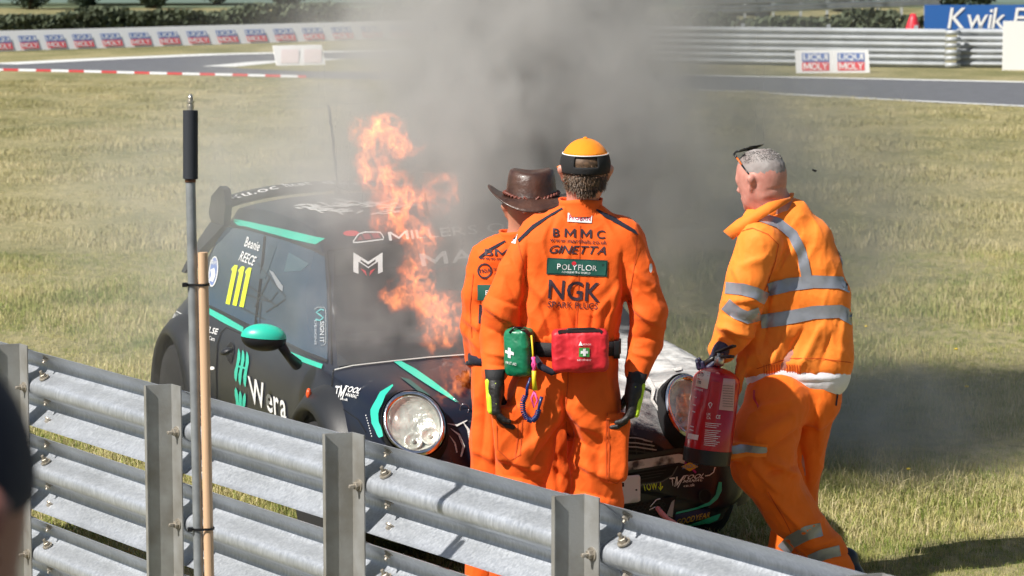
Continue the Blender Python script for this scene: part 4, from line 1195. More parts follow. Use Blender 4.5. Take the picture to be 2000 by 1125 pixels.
ov2, V3, F3 = clothes('overall_top', [A2(880, 440), A2(1180, 440), A2(880, 720, .1), A2(1180, 720, .2)], prims, M_or, m2, st, amp=.005, seed=12, vox=.0075, ramp=1.4)
B3 = bvh_of(V3, F3)
prims = [(A2(968, 715), A2(1068, 715), .095, None, k5), (A2(972, 760), A2(1065, 760), .10, None, k5)] + chain(l2l, (.100, .092, .088, .080, .072), .03) + chain(l2r, (.10, .092, .085, .08, .075), .03)
st = [(950, 730, 940, 900, 8, -8), (930, 760, 925, 900, 8, 6), (955, 780, 960, 900, 8, 7), (1085, 870, 1090, 970, 6, -7), (925, 880, 965, 900, 8, 6), (1060, 890, 1110, 930, 8, 8), (935, 1090, 960, 1120, 7, 6)]
tr2, V4, F4 = clothes('overall_trousers', [A2(890, 690), A2(1160, 690), A2(890, 1180, .2), A2(1160, 1180, -.1)], prims, M_or, m2, st, amp=.004, seed=15, vox=.0075, ramp=1.4)
B4 = bvh_of(V4, F4)
hoop('waistband', A2(1018, 700), .205, .112, .035, M_navy, ov2)
hoop('cuff', A2(934, 704, .10), .045, .045, .03, M_navy, ov2)
collar('collar', A2(1015, 478, .0), .082, .072, .055, M_or, ov2)
hand('glove', A2(934, 716, .12), (0.1, .3, -1), (0, 1, 0), (1, 0, 0), M_glove, m2, .8, 1.05)
hand('glove', A2(1108, 700, .24), (-.2, .5, -1), (0, 1, 0), (-1, 0, 0), M_glove, m2, .8, 1.05)
def w2(s, cx, cy, w, h, rot=3, bold=.03, m=M_print, off=.003, shear=0): return word(s, rectq(cx, cy, w, h, rot), B3, m, ov2, bold, shear, off, 7)
w2('BMMC', 998, 494, 102, 13, 1, .03); w2('www.marshals.co.uk', 992, 506, 108, 7, 3, .018)
line('roundel', ring2(947, 529, 12.5, 13.5, 24), 3, B3, M_print, ov2, .003, 8, closed=True)
w2('TIGA', 947, 529, 23, 8, -8, .03); w2('TIGA TEAM', 980, 527, 34, 6, 3, .02); w2('www', 972, 536, 14, 4, 3, .01)
poly('patch', rectq(990, 572, 114, 30, 1), B3, M_patch, ov2, .003); w2('POLYFLOR', 986, 572, 74, 9, 1, .03, M_white2, .005)
w2('NGK', 990, 615, 110, 38, 2, .045)
poly('shoulder_yoke', [(935, 502), (955, 486), (985, 470), (988, 473), (960, 490), (938, 506)], B3, M_navy, ov2, .003)
seam(ov2, [(925, 535), (918, 600), (922, 660)], B3, M_seam)
# hat
M_lea = mat('brown_leather', (.085, .038, .024), .42, nscale=16, col2=(.04, .018, .013), bump=.25, bscale=70, coat=.1)
M_braid = mat('braided_cord', (.16, .045, .03), .5)
hq = lambda x, y, z: hc2 + Vector((x, y, z))
V = []; n = 56; Fc = []
prof = [(.104, .100, .052), (.100, .095, .064), (.096, .092, .10), (.091, .086, .135), (.084, .078, .152), (.070, .064, .158), (.045, .04, .146), (.0, .0, .138)]
for j, (rx, ry, z) in enumerate(prof):
    for i in range(n):
        a = 2 * math.pi * i / n
        pin = 1 - .10 * max(0, math.sin(a)) ** 2 * (j > 2)
        V.append(hq(.012 + rx * pin * math.cos(a), 1.15 * ry * math.sin(a), z + .006 * math.cos(2 * a) * (j > 3)))
for j in range(len(prof) - 1):
    for i in range(n): Fc.append((j * n + i, j * n + (i + 1) % n, (j + 1) * n + (i + 1) % n, (j + 1) * n + i))
hat = obj('hat', V, Fc, M_lea, m2)
V = []; Fc = []; nr_ = 7
for j in range(nr_):
    t = j / (nr_ - 1)
    for i in range(n):
        a = 2 * math.pi * i / n; c, s = math.cos(a), math.sin(a)
        r_ = .102 + t * (.058 + .012 * c * c)
        up = .035 * c * c * t ** 1.5 * (1.35 if c < 0 else .5) - .048 * s * s * t ** 1.3 + .005 * math.sin(3 * a) * t
        V.append(hq(.012 + r_ * c, r_ * 1.12 * s, .052 + up - .004 * t))
for j in range(nr_ - 1):
    for i in range(n): Fc.append((j * n + i, j * n + (i + 1) % n, (j + 1) * n + (i + 1) % n, (j + 1) * n + i))
br = obj('brim', V, Fc, M_lea, hat); br.modifiers.new('s', 'SOLIDIFY').thickness = .004
V = []
for i in range(0, 241):
    a = 2 * math.pi * i / 240
    w_ = 2 * math.pi * i / 6
    V.append(hq(.012 + (.106 + .003 * math.cos(w_)) * math.cos(a), 1.13 * (.103 + .003 * math.cos(w_)) * math.sin(a), .068 - .022 * max(0, -math.sin(a)) ** 3 + .004 * math.sin(w_)))
MB().tube(V, .0052, 6, False).build('braided_band', M_braid, hat)
for e in (-1, 1):
    pts = []
    for i in range(15):
        t = i / 14; pts.append(hq(.012 + e * (.03 - .06 * t), -.118 - .01 * t + .002 * math.sin(i * 2), .062 - .055 * t))
    MB().tube(pts, .0045, 7).build('braid_tail', M_braid, hat)
    MB().ell(pts[-1], (.006, .006, .009)).build('bead', M_boardw, hat)

# ------------------------------------------------------------------ MARSHAL WITH THE EXTINGUISHER
Y3 = 11.3
def A3(x, y, dy=0.0): return P(x, y, Y3 + dy)
m3 = thing('person', 'grey-haired person in fluorescent orange jacket with grey reflective bands, carrying a fire extinguisher', 'person', (A3(1560, 900).x, Y3, 0))
hc3 = A3(1488, 352)
a3 = [A3(1484, 478, -.10), A3(1462, 545, -.12), A3(1448, 606, -.12), A3(1432, 650, -.10), A3(1412, 682, -.09)]
a3r = [A3(1560, 480, .16), A3(1530, 580, .22), A3(1480, 660, .18)]
l3a = [A3(1520, 785, -.06), A3(1495, 850, -.08), A3(1492, 905, -.08), A3(1545, 1000, -.03), A3(1612, 1080, .02), A3(1652, 1135, .04)]
l3b = [A3(1585, 790, .08), A3(1566, 900, .16), A3(1556, 980, .2), A3(1540, 1050, .24), A3(1525, 1110, .26)]
fd = Field([hc3 + Vector((0, 0, .15)), a3[4], a3r[2], l3a[5], l3b[4], A3(1640, 600)], .14, .0075)
q3 = head_prims(fd, hc3, 1.05, 48, (-.12, .06), A3(1520, 425, .02), .070)
fd.cap(A3(1500, 400), A3(1530, 415), .058, .062, .03)
fd.cap(A3(1500, 460), A3(1570, 480), .065, None, .05); fd.cap(A3(1520, 560), A3(1580, 570), .10, None, .06); fd.cap(A3(1530, 700), A3(1580, 700), .11, None, .06)
for ch, rr in ((a3, (.05, .048, .044, .036, .03)), (a3r, (.05, .045, .035)), (l3a, (.09, .08, .062, .06, .05, .045)), (l3b, (.085, .065, .06, .05, .045))):
    for i in range(len(ch) - 1): fd.cap(ch[i], ch[i + 1], rr[i], rr[i + 1], .03)
V, Fa = fd.mesh(1)
# two creases in the nape
pxv, pyv = projn(V); Nv = vnormals(V, Fa)
for (x0, y0, x1, y1, wd, dp) in ((1500, 372, 1545, 364, 2.2, -3.5), (1492, 384, 1545, 378, 5, 2.0)):
    t = np.clip(((pxv - x0) * (x1 - x0) + (pyv - y0) * (y1 - y0)) / ((x1 - x0) ** 2 + (y1 - y0) ** 2), 0, 1)
    V = V + Nv * (dp * .001 * np.exp(-(np.hypot(pxv - x0 - (x1 - x0) * t, pyv - y0 - (y1 - y0) * t) / wd) ** 2) * (Nv[:, 1] < 0))[:, None]
b3 = obj('body', V, Fa, M_skin3, m3); eyes(q3, 1.05, b3)
M_crop = mat('cropped_grey_hair', (.33, .305, .295), .85, nscale=18, col2=(.25, .21, .20), bump=.35, bscale=260, bdist=.003)
fd = Field([q3(0, 0, 0)], .15, .006); fd.cap(q3(0, -.012, .040), q3(0, .016, .044), .0795 * 1.05, .077 * 1.05, .03); fd.cap(q3(0, -.024, .02), q3(0, -.024, .0), .074 * 1.05, None, .03)
V, Fa = fd.mesh(2); V = V + vnormals(V, Fa) * (npnoise(V * 60, 3) * .0012)[:, None]
hg = obj('hair', V, Fa, M_crop, b3)
hair_shell(lambda x, y, z: q3(x * 1.01, y * 1.01, z * 1.01), 1.05, M_grey, hg, 1500, .075, .114, .009, seed=9, amax=178, r0=1.0, droop=-.1, w=.0008)
for p_, s_ in ((l3a[5], 1), (l3b[4], 1)): boot(p_ + Vector((.0, 0, 0)), (-.8, .6, 0), m3, 1.05)
prims = [(A3(1490, 432), A3(1548, 424), .075, None, k5), (A3(1486, 462), A3(1582, 470), .095, None, k5), (A3(1492, 510), A3(1592, 520), .104, .108, k5),
         (A3(1500, 570), A3(1606, 580), .112, .115, k5), (A3(1500, 630), A3(1610, 640), .113, .116, k5), (A3(1496, 685), A3(1612, 690), .110, .112, k5), (A3(1500, 712), A3(1612, 708), .100, .104, k5)]
prims += arm(a3, (.096, .088, .085, .076, .058), .03, .008) + arm(a3r, (.09, .08, .05))
prims += [(A3(1450, 700, -.05), A3(1440, 765, -.08), .02, .018, dict(k=.03, sq=(1, 1, 1)))]
st = [(1512, 520, 1498, 610, 7, -10), (1500, 600, 1490, 680, 9, -12), (1560, 470, 1520, 530, 12, 8), (1575, 480, 1540, 560, 12, -5), (1404, 640, 1480, 660, 8, 8), (1410, 612, 1490, 640, 8, -7), (1420, 590, 1500, 585, 9, 6),
      (1540, 640, 1500, 720, 9, 7), (1570, 640, 1525, 720, 9, -7), (1600, 640, 1560, 720, 9, 7), (1630, 640, 1600, 720, 9, -6), (1500, 500, 1440, 520, 9, 4), (1520, 560, 1500, 600, 8, 6), (1650, 600, 1640, 700, 9, 5),
      (1430, 520, 1460, 580, 10, 5), (1405, 655, 1440, 672, 6, -6), (1470, 690, 1450, 730, 8, 6)]
jk, V5, F5 = clothes('jacket', [A3(1380, 380, -.15), A3(1700, 380), A3(1380, 790, -.2), A3(1700, 760, .2)], prims, M_hv, m3, st, amp=.005, seed=22, vox=.0062, ramp=2.0,
                     cuts=[(tuple(A3(1560, 722)), (-.03, 0, -1))] if False else [])
B5 = bvh_of(V5, F5)
# collar, standing away from the neck
V = []; Fc = []; n = 26
for j, (k, dz) in enumerate(((0, 0), (.5, .5), (1, 1))):
    for i in range(n):
        a = R(-170 + 290 * i / (n - 1)); 
        rr = .088 + .012 * k
        fr = max(0, math.cos(a - R(150))) ** 3
        p = A3(1502, 432, .02) + Vector(((rr + .05 * fr * k) * math.cos(a), (rr) * math.sin(a), -.012 + .066 * dz * (1 - .75 * fr) + .05 * math.cos(a) + .01))
        V.append(p)
for j in range(2):
    for i in range(n - 1): Fc.append((j * n + i, j * n + i + 1, (j + 1) * n + i + 1, (j + 1) * n + i))
cl = obj('collar', V, Fc, M_hv, jk); cl.modifiers.new('s', 'SOLIDIFY').thickness = .006
tip = obj('collar_tip', [A3(1414, 452, -.07), A3(1440, 430, -.09), A3(1500, 396, -.1), A3(1542, 386, -.05), A3(1546, 392, -.06), A3(1500, 420, -.115), A3(1455, 448, -.12), A3(1432, 468, -.10)],
          [(0, 1, 6, 7), (1, 2, 5, 6), (2, 3, 4, 5)], M_hv, jk); tip.modifiers.new('s', 'SOLIDIFY').thickness = .007
# reflective bands
def band(pts, w, B=None, par=None): line('reflective_band', pts, w, B or B5, M_refl, par or jk, .0035, 7)
band([(1484, 424), (1520, 436), (1548, 458), (1566, 495), (1574, 535), (1576, 552)], [19, 20, 20, 20, 20, 20])
band([(1500, 566), (1540, 556), (1590, 550), (1640, 552), (1662, 562)], [26, 26, 25, 24, 22])
band([(1486, 628), (1530, 622), (1590, 610), (1640, 608), (1668, 624)], [27, 27, 26, 26, 26])
band([(1630, 470), (1642, 500), (1647, 522)], [6, 6, 5])
band([(1418, 562), (1450, 565), (1475, 572), (1497, 584)], 23)
band([(1418, 594), (1440, 612), (1460, 620), (1484, 612)], 25)
seam(jk, [(1444, 452), (1470, 446), (1500, 458), (1520, 478), (1514, 510), (1500, 550), (1488, 580)], B5, M_seam, 1.5)
seam(jk, [(1434, 758), (1440, 700)], B5, M_seam, 1.5)
seam(jk, [(1478, 720), (1540, 700), (1600, 700), (1662, 708)], B5, M_seam, 1.5)
for i in range(15): seam(jk, [(1492 + i * 5, 712), (1493 + i * 5, 732)], B5, M_seam, 1.6)
poly('press_stud', ring2(1436, 752, 2.2, 2.2, 8), B5, M_pink, jk, .004, 5)
# shirt hem, trousers
prims = [(A3(1503, 735), A3(1604, 728), .099, .099, k5)]
tee, _, _ = clothes('t_shirt', [A3(1440, 690), A3(1680, 690), A3(1440, 790)], [(A3(1506, 722, .0), A3(1612, 716), .098, .098, k5), (A3(1508, 741, .0), A3(1610, 736), .097, .096, k5)], M_tee, m3, [(1500, 745, 1600, 748, 5, -4), (1560, 742, 1640, 738, 6, 5)], amp=.0015, seed=30, vox=.007)
prims = [(A3(1502, 765), A3(1596, 762), .092, None, k5), (A3(1508, 790), A3(1596, 790), .092, None, k5)]
prims += chain(l3a, (.128, .135, .128, .098, .082, .078), .035) + chain(l3b, (.10, .088, .082, .075, .068), .02)
st = [(1560, 800, 1480, 850, 14, 9), (1580, 830, 1500, 880, 10, -8), (1500, 900, 1560, 930, 10, 9), (1490, 930, 1560, 910, 8, -8), (1560, 870, 1580, 960, 10, -10), (1470, 910, 1520, 960, 9, 7), (1540, 780, 1480, 800, 12, 7), (1560, 1040, 1610, 1010, 9, 7),
      (1580, 1070, 1640, 1050, 9, 8), (1600, 1100, 1660, 1080, 8, -7), (1500, 960, 1580, 1050, 9, 7), (1475, 780, 1480, 800, 6, -6), (1600, 790, 1600, 880, 9, 5)]
tr3, V6, F6 = clothes('trousers', [A3(1400, 740, -.15), A3(1700, 740), A3(1400, 1160, -.15), A3(1700, 1160, .4)], prims, M_hv, m3, st, amp=.0042, seed=33, vox=.0065, ramp=2.6,
                      boxes=[(A3(1460, 882, -.16), (.075, .035, .035), dict(r=.015, k=.02))])
tr3.data.materials.clear(); tr3.data.materials.append(fabric('orange_trouser_cloth', (0.98, 0.185, 0.014), .72))
B6 = bvh_of(V6, F6)
line('pocket_flap', [(1426, 882), (1462, 877), (1498, 880)], 27, B6, M_hv, tr3, .008)
line('reflective_band', [(1430, 879), (1460, 875), (1496, 878)], 14, B6, M_refl, tr3, .0115, 7)
for o_ in (tr3.children[-1],): pass
band([(1530, 1075), (1545, 1057), (1575, 1041), (1604, 1034)], 27, B6, tr3)
band([(1582, 1094), (1605, 1083), (1640, 1076)], 22, B6, tr3)
line('side_pocket', [(1474, 762), (1473, 778), (1482, 795)], 4, B6, M_red, tr3, .003)
seam(tr3, [(1500, 960), (1530, 1010), (1545, 1040)], B6, M_seam, 2); seam(tr3, [(1480, 797), (1474, 770)], B6, M_seam, 2)
line('back_pocket_zip', [(1635, 770), (1632, 792)], 3, B6, M_navy, tr3, .003)
# sunglasses pushed up on the head
sg = thing('sunglasses', 'black sunglasses with orange temples pushed up on the grey hair', 'sunglasses', q3(0, .06, .11))
M_orp = mat('orange_plastic', (.8, .16, .03), .35)
s_ = 1.05
def g3(x, y, z): return P(x, y, z)
fr_ = [q3(-.078, .045, .098), q3(-.065, .068, .112), q3(-.03, .082, .120), q3(0, .086, .118), q3(.03, .082, .120), q3(.065, .068, .112), q3(.078, .045, .098)]
MB().tube(fr_, .0045, 8).build('frame', M_tie, sg)
for e in (-1, 1):
    pts = [q3(e * (.012 + .058 * t), .086 - .025 * t * t, .120 - .002) for t in (0, .25, .5, .75, 1)]
    pts2 = [p + (q3(0, -.036, .012) - q3(0, 0, 0)) for p in pts]
    o_ = obj('lens', pts + pts2, [(i, i + 1, i + 6, i + 5) for i in range(4)], M_tie, sg); o_.modifiers.new('s', 'SOLIDIFY').thickness = .003
    MB().tube([q3(e * .078, .045, .098), q3(e * .086, .02, .07)], [.004, .0035], 8).build('temple', M_orp, sg)
    MB().tube([q3(e * .086, .02, .07), q3(e * .089, -.005, .04), q3(e * .09, -.02, .025)], [.0035, .003, .003], 8).build('temple_tip', M_tie, sg)
# gloved hand round the handle
ex_t, ex_b = P(1404, 712, 11.05), P(1379, 905, 11.02)
exa = (ex_t - ex_b).normalized()
hand('glove', A3(1414, 672, -.13), (-.45, -.15, -.9), (-.3, -1, 0), (-.5, -.2, .2), M_blueglove, m3, .95, 1.12)
MB().tube([A3(1428, 652, -.10), A3(1412, 684, -.12)], [.046, .042], 16).build('gauntlet', M_blueglove, m3)

# ------------------------------------------------------------------ EXTINGUISHER
M_exr = mat('extinguisher_red', (.50, .006, .014), .28, coat=.4, nscale=40, namt=.1)
M_exb = mat('black_base', (.014, .012, .012), .4)
ext = thing('fire_extinguisher', 'large red fire extinguisher with black base held beside the headlight', 'fire extinguisher', ex_b)
Mx = frame_to(ex_b, ex_t); Lx = (ex_t - ex_b).length
rr = .094
pr = [(.01, .045), (rr, .046), (rr, Lx * .84)]
for i in range(9): a = R(90 * i / 8); pr.append((rr * math.cos(a) * .82 + rr * .18 * (1 - i / 8), Lx * .84 + Lx * .13 * math.sin(a)))
pr.append((.022, Lx)); 
mb = MB(); mb.lathe(pr, Mx, 40); ecyl = autosmooth(mb.build('cylinder', M_exr, ext), 60)
EB = bvh_of(np.array(mb.V), [f for f in mb.F])
autosmooth(MB().lathe([(rr * .9, 0), (rr * 1.01, .003), (rr * 1.02, .058), (rr * .99, .06)], Mx, 40).build('base', M_exb, ext))
MB().lathe([(.02, Lx - .004), (.02, Lx + .03), (.013, Lx + .032), (.013, Lx + .045)], Mx, 16).build('valve', M_brass, ext)
hx = Mx.to_3x3()
mb = MB(); mb.box(Mx @ Vector((-.03, 0, Lx + .035)), (.055, .011, .006), hx @ Matrix.Rotation(R(8), 3, 'Y')); mb.build('carry_handle', M_exb, ext, bevel=.003)
MB().box(Mx @ Vector((-.03, 0, Lx + .065)), (.06, .011, .005), hx @ Matrix.Rotation(R(20), 3, 'Y')).build('lever', M_exb, ext, bevel=.003)
MB().tube([Mx @ Vector((.02, 0, Lx + .03)), Mx @ Vector((.07, .01, Lx + .0)), Mx @ Vector((.105, .02, Lx - .08)), Mx @ Vector((.107, .02, Lx * .45)), Mx @ Vector((.104, .02, Lx * .3))], .011, 12).build('hose', M_exb, ext)
M_lbl = mat('label_cream', (.72, .70, .58), .5); M_lblr = mat('label_pink', (.60, .32, .30), .5)
def we(s, q, m=M_white2, bold=.01, off=.0022): word(s, q, EB, m, ecyl, bold, 0, off, 6)
poly('label', [(1364, 722), (1388, 727), (1382, 760), (1359, 754)], EB, M_lbl, ecyl, .001, 6)
we('LTD', [(1366, 728), (1376, 730), (1374, 736), (1364, 734)], M_print); we('m', [(1364, 743), (1370, 744), (1369, 750), (1363, 749)], M_print)
poly('label', [(1413, 739), (1436, 741), (1432, 803), (1404, 800)], EB, M_lblr, ecyl, .001, 6)
for i in range(9): we('lorem'.replace('lorem', 'IIIIIIIIII'), [(1412, 752 + i * 5), (1431, 753.5 + i * 5), (1431, 755 + i * 5), (1411, 753.6 + i * 5)], M_print, .0)
we('POWDER', [(1358, 757), (1374, 761), (1373, 765), (1357, 761)])
line('heart_mark', [(1384, 789), (1388, 786), (1391, 789), (1387, 797), (1384, 789)], 1.6, EB, M_white2, ecyl, .002, 5)
we('UK', [(1381, 806), (1388, 807), (1388, 812), (1380, 811)]); we('CA', [(1381, 813), (1388, 814), (1388, 819), (1380, 818)]); we('CE', [(1399, 810), (1407, 811), (1406, 818), (1398, 817)])
for i in range(12):
    y_ = 826 + i * 3.6 + (i > 2) * 3
    line('small_print', [(1378 - i * .3, y_), (1408 - (i % 3) * 4 - i * .3, y_ + 2.4)], 1.0, EB, M_white2, ecyl, .0015, 8)
poly('label', [(1345, 846), (1365, 850), (1363, 860), (1343, 856)], EB, M_white2, ecyl, .002, 6)
for y_ in (775, 790, 803, 832, 839): line('small_print', [(1356 - (y_ - 775) * .13, y_), (1361 - (y_ - 775) * .1, y_ + 2)], 2, EB, M_white2, ecyl, .0015, 8)

# ------------------------------------------------------------------ PERSON CLOSE TO THE LENS (bottom left)
Y4 = 1.9
m4 = thing('person', 'blurred head in a dark navy cap at the lower left edge, close to the lens', 'person', (P(-260, 900, Y4).x, Y4, 0))
hc4 = P(-234, 1010, Y4)
fd = Field([hc4 + Vector((0, 0, .2)), hc4 - Vector((0, 0, .75)), hc4 + Vector((-.3, 0, -.4)), hc4 + Vector((.05, 0, -.4))], .12, .010)
q4 = head_prims(fd, hc4, 1.12, -25, (.05, 0), hc4 + Vector((-.08, -.02, -.2)), .05)
fd.cap(hc4 + Vector((-.26, 0, -.31)), hc4 + Vector((-.04, 0, -.34)), .07, None, .06); fd.cap(hc4 + Vector((-.24, 0, -.55)), hc4 + Vector((-.08, 0, -.55)), .10, None, .08)
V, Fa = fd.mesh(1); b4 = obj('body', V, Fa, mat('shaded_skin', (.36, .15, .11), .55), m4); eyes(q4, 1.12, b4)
cap_shell(lambda x, y, z: q4(x, y, z), 1.12, R(-8), .088, .104, .098, M_navy, 'cap', m4, z0=.02)
# ================================================================== THE RACING HATCHBACK
YAW = R(20.5)
Bd = Vector((-math.sin(YAW), math.cos(YAW), 0))          # nose to tail
Rd = Vector((-math.cos(YAW), -math.sin(YAW), 0))          # to the car's own right-hand side (image left)
CS = 1.03
hl = P(808, 828, 11.5)                                    # right-hand headlight centre
CO = Vector((hl.x, hl.y, 0)) - Bd * .36 * 1.03 - Rd * .585 * 1.03        # nose centre on the ground
def W(u, w, z): return CO + Bd * u * CS + Rd * w * CS + Vector((0, 0, z * 1.005))
# stations: u, underside z, half width at sill, widest half width, its height, shoulder half width and height, roof-edge half width and height, centre height
ST = [(0.00, .26, .46, .56, .42, .50, .55, .34, .58, .59),
      (0.03, .22, .58, .67, .42, .60, .61, .40, .655, .675),
      (0.10, .19, .67, .765, .45, .69, .685, .48, .745, .765),
      (0.22, .17, .73, .818, .48, .745, .735, .54, .790, .812),
      (0.40, .17, .77, .848, .50, .775, .775, .58, .825, .848),
      (0.65, .17, .78, .860, .52, .790, .808, .60, .852, .872),
      (0.90, .17, .78, .862, .54, .790, .832, .61, .872, .892),
      (1.08, .17, .78, .862, .55, .785, .848, .60, .888, .912),
      (1.18, .17, .78, .860, .55, .780, .855, .62, .928, .995),
      (1.30, .17, .78, .858, .55, .775, .860, .645, 1.03, 1.105),
      (1.46, .17, .78, .856, .55, .770, .866, .635, 1.16, 1.232),
      (1.62, .17, .78, .854, .55, .765, .870, .612, 1.266, 1.328),
      (1.78, .17, .78, .852, .55, .762, .874, .602, 1.303, 1.370),
      (2.10, .17, .78, .850, .55, .760, .882, .598, 1.318, 1.390),
      (2.50, .17, .78, .852, .55, .757, .890, .588, 1.314, 1.386),
      (2.90, .17, .78, .858, .55, .752, .896, .572, 1.296, 1.368),
      (3.20, .19, .77, .860, .56, .742, .898, .556, 1.268, 1.340),
      (3.36, .22, .75, .850, .56, .722, .888, .540, 1.200, 1.262),
      (3.50, .24, .72, .825, .56, .695, .865, .510, 1.070, 1.100),
      (3.62, .27, .67, .780, .56, .650, .820, .470, .930, .950),
      (3.70, .30, .59, .700, .55, .570, .740, .410, .800, .810),
      (3.74, .34, .46, .580, .54, .450, .640, .330, .660, .670)]
ST = np.array(ST)
def cr(xs, ys, x):
    """Catmull-Rom through the stations"""
    i = int(np.clip(np.searchsorted(xs, x) - 1, 0, len(xs) - 2)); t = (x - xs[i]) / (xs[i + 1] - xs[i])
    def sl(j):
        if j <= 0 or j >= len(xs) - 1: 
            a, b = max(j - 1, 0), min(j + 1, len(xs) - 1); return (ys[b] - ys[a]) / (xs[b] - xs[a])
        l = (ys[j] - ys[j - 1]) / (xs[j] - xs[j - 1]); r_ = (ys[j + 1] - ys[j]) / (xs[j + 1] - xs[j])
        return 0 if l * r_ <= 0 else 2 * l * r_ / (l + r_)
    h = xs[i + 1] - xs[i]; m0, m1_ = sl(i) * h, sl(i + 1) * h
    return (2 * t ** 3 - 3 * t * t + 1) * ys[i] + (t ** 3 - 2 * t * t + t) * m0 + (-2 * t ** 3 + 3 * t * t) * ys[i + 1] + (t ** 3 - t * t) * m1_
def section(u, arch=True):
    zb, hs, hm, zm, hb, zb2, ht, zt, zc = (cr(ST[:, 0], ST[:, k], u) for k in range(1, 10))
    K = [(0, zb), (hs * .6, zb), (hs * .93, zb + .005), (hs, zb + .05), (hm * .985, zm - .14), (hm, zm), (hm * .985, zm + .14), (hb + .028, zb2 - .05), (hb, zb2)]
    g = zt - zb2
    K += [(hb + (ht - hb) * .5 + .012, zb2 + g * .5 + (.01 if g > .15 else .012)), (ht, zt - .012 * (g > .1)), (ht * .93, zt + (zc - zt) * .30), (ht * .62, zt + (zc - zt) * .74), (ht * .3, zt + (zc - zt) * .95), (0, zc)]
    # Catmull-Rom along the ring
    out = []
    for i in range(len(K) - 1):
        p0_ = K[max(i - 1, 0)] if i else (-K[1][0], K[1][1]); p3_ = K[i + 2] if i + 2 < len(K) else (-K[-2][0], K[-2][1])
        p1_, p2_ = K[i], K[i + 1]
        ns = 5
        for j in range(ns):
            t = j / ns
            f = lambda a, b, c, d: .5 * (2 * b + (c - a) * t + (2 * a - 5 * b + 4 * c - d) * t * t + (3 * b - a - 3 * c + d) * t ** 3)
            out.append((f(p0_[0], p1_[0], p2_[0], p3_[0]), f(p0_[1], p1_[1], p2_[1], p3_[1])))
    out.append(K[-1])
    return out
US = np.unique(np.concatenate([np.linspace(0, .3, 14), np.linspace(.3, 1.0, 16), np.linspace(1.0, 1.8, 34), np.linspace(1.8, 3.2, 26), np.linspace(3.2, 3.74, 18)]))
V = []; Fc = []
for u in US:
    s_ = section(u); row = [(w, z) for w, z in s_] + [(-w, z) for w, z in s_[-2:0:-1]]
    for w, z in row:
        V.append(tuple(W(u, w, z)))
nr = len(row)
for i in range(len(US) - 1):
    for j in range(nr):
        a, b = i * nr + j, i * nr + (j + 1) % nr
        Fc.append((a, a + nr, b + nr, b))
Fc.append(tuple(range(nr))); Fc.append(tuple(reversed(range((len(US) - 1) * nr, len(US) * nr))))
# ---- paint: near black blue, powder from the extinguishers on the bonnet
def car_paint(name, powder=0.0):
    m = bpy.data.materials.new(name); m.use_nodes = True
    N, L = m.node_tree.nodes, m.node_tree.links
    b = N['Principled BSDF']
    tc = N.new('ShaderNodeTexCoord')
    n1 = N.new('ShaderNodeTexNoise'); n1.inputs['Scale'].default_value = 4.2; n1.inputs['Detail'].default_value = 9; n1.inputs['Roughness'].default_value = .68; n1.inputs['Distortion'].default_value = 1.6
    n2 = N.new('ShaderNodeTexNoise'); n2.inputs['Scale'].default_value = 220; n2.inputs['Detail'].default_value = 2
    L.new(tc.outputs['Object'], n1.inputs['Vector']); L.new(tc.outputs['Object'], n2.inputs['Vector'])
    # distance along the car's width and length, in its own coordinates
    sx = N.new('ShaderNodeSeparateXYZ'); L.new(tc.outputs['Object'], sx.inputs[0])
    def lin(vec, off, sc):
        d = N.new('ShaderNodeVectorMath'); d.operation = 'DOT_PRODUCT'; d.inputs[1].default_value = vec; L.new(tc.outputs['Object'], d.inputs[0])
        k = N.new('ShaderNodeMapRange'); k.inputs['From Min'].default_value = off; k.inputs['From Max'].default_value = sc; L.new(d.outputs['Value'], k.inputs['Value']); return k.outputs[0]
    mw = lin(tuple(Rd), .50, -.42)          # 1 on the car's left-hand half
    mu = lin(tuple(Bd), 1.35, .75)         # 1 on the bonnet
    mz = lin((0, 0, 1), .50, .74)          # 1 on top faces
    def mul(a, b_):
        k = N.new('ShaderNodeMath'); k.operation = 'MULTIPLY'; L.new(a, k.inputs[0]); L.new(b_, k.inputs[1]); return k.outputs[0]
    msk = mul(mul(mw, mu), mz)
    ad = N.new('ShaderNodeMath'); ad.operation = 'MULTIPLY_ADD'; L.new(msk, ad.inputs[0]); ad.inputs[1].default_value = .40; L.new(n1.outputs['Fac'], ad.inputs[2])
    ad2 = N.new('ShaderNodeMath'); ad2.operation = 'MULTIPLY_ADD'; L.new(n2.outputs['Fac'], ad2.inputs[0]); ad2.inputs[1].default_value = .16; L.new(ad.outputs[0], ad2.inputs[2])
    th = N.new('ShaderNodeMapRange'); th.inputs['From Min'].default_value = .74; th.inputs['From Max'].default_value = 1.10; L.new(ad2.outputs[0], th.inputs['Value'])
    gt = mul(th.outputs[0], N.new('ShaderNodeMath').outputs[0]) if False else th.outputs[0]
    mx = N.new('ShaderNodeMix'); mx.data_type = 'RGBA'; mx.inputs['A'].default_value = (.009, .012, .024, 1); mx.inputs['B'].default_value = (.72, .72, .70, 1)
    L.new(gt, mx.inputs['Factor']); L.new(mx.outputs['Result'], b.inputs['Base Color'])
    rr = N.new('ShaderNodeMapRange'); rr.inputs['To Min'].default_value = .30; rr.inputs['To Max'].default_value = .85; L.new(gt, rr.inputs['Value']); L.new(rr.outputs[0], b.inputs['Roughness'])
    return m
M_car = car_paint('dusted_black_paint')
M_cblack = mat('satin_black_plastic', (.016, .017, .020), .45, bump=.1, bscale=300)
M_gap = mat('panel_gap', (.004, .004, .005), .8)
M_mint = mat('mint_green_vinyl', (0.03, 0.50, 0.36), .35)
M_glass = mat('dark_glass', (.022, .052, .088), .08, spec=.8)
M_vin = mat('white_vinyl', (.78, .78, .78), .4)
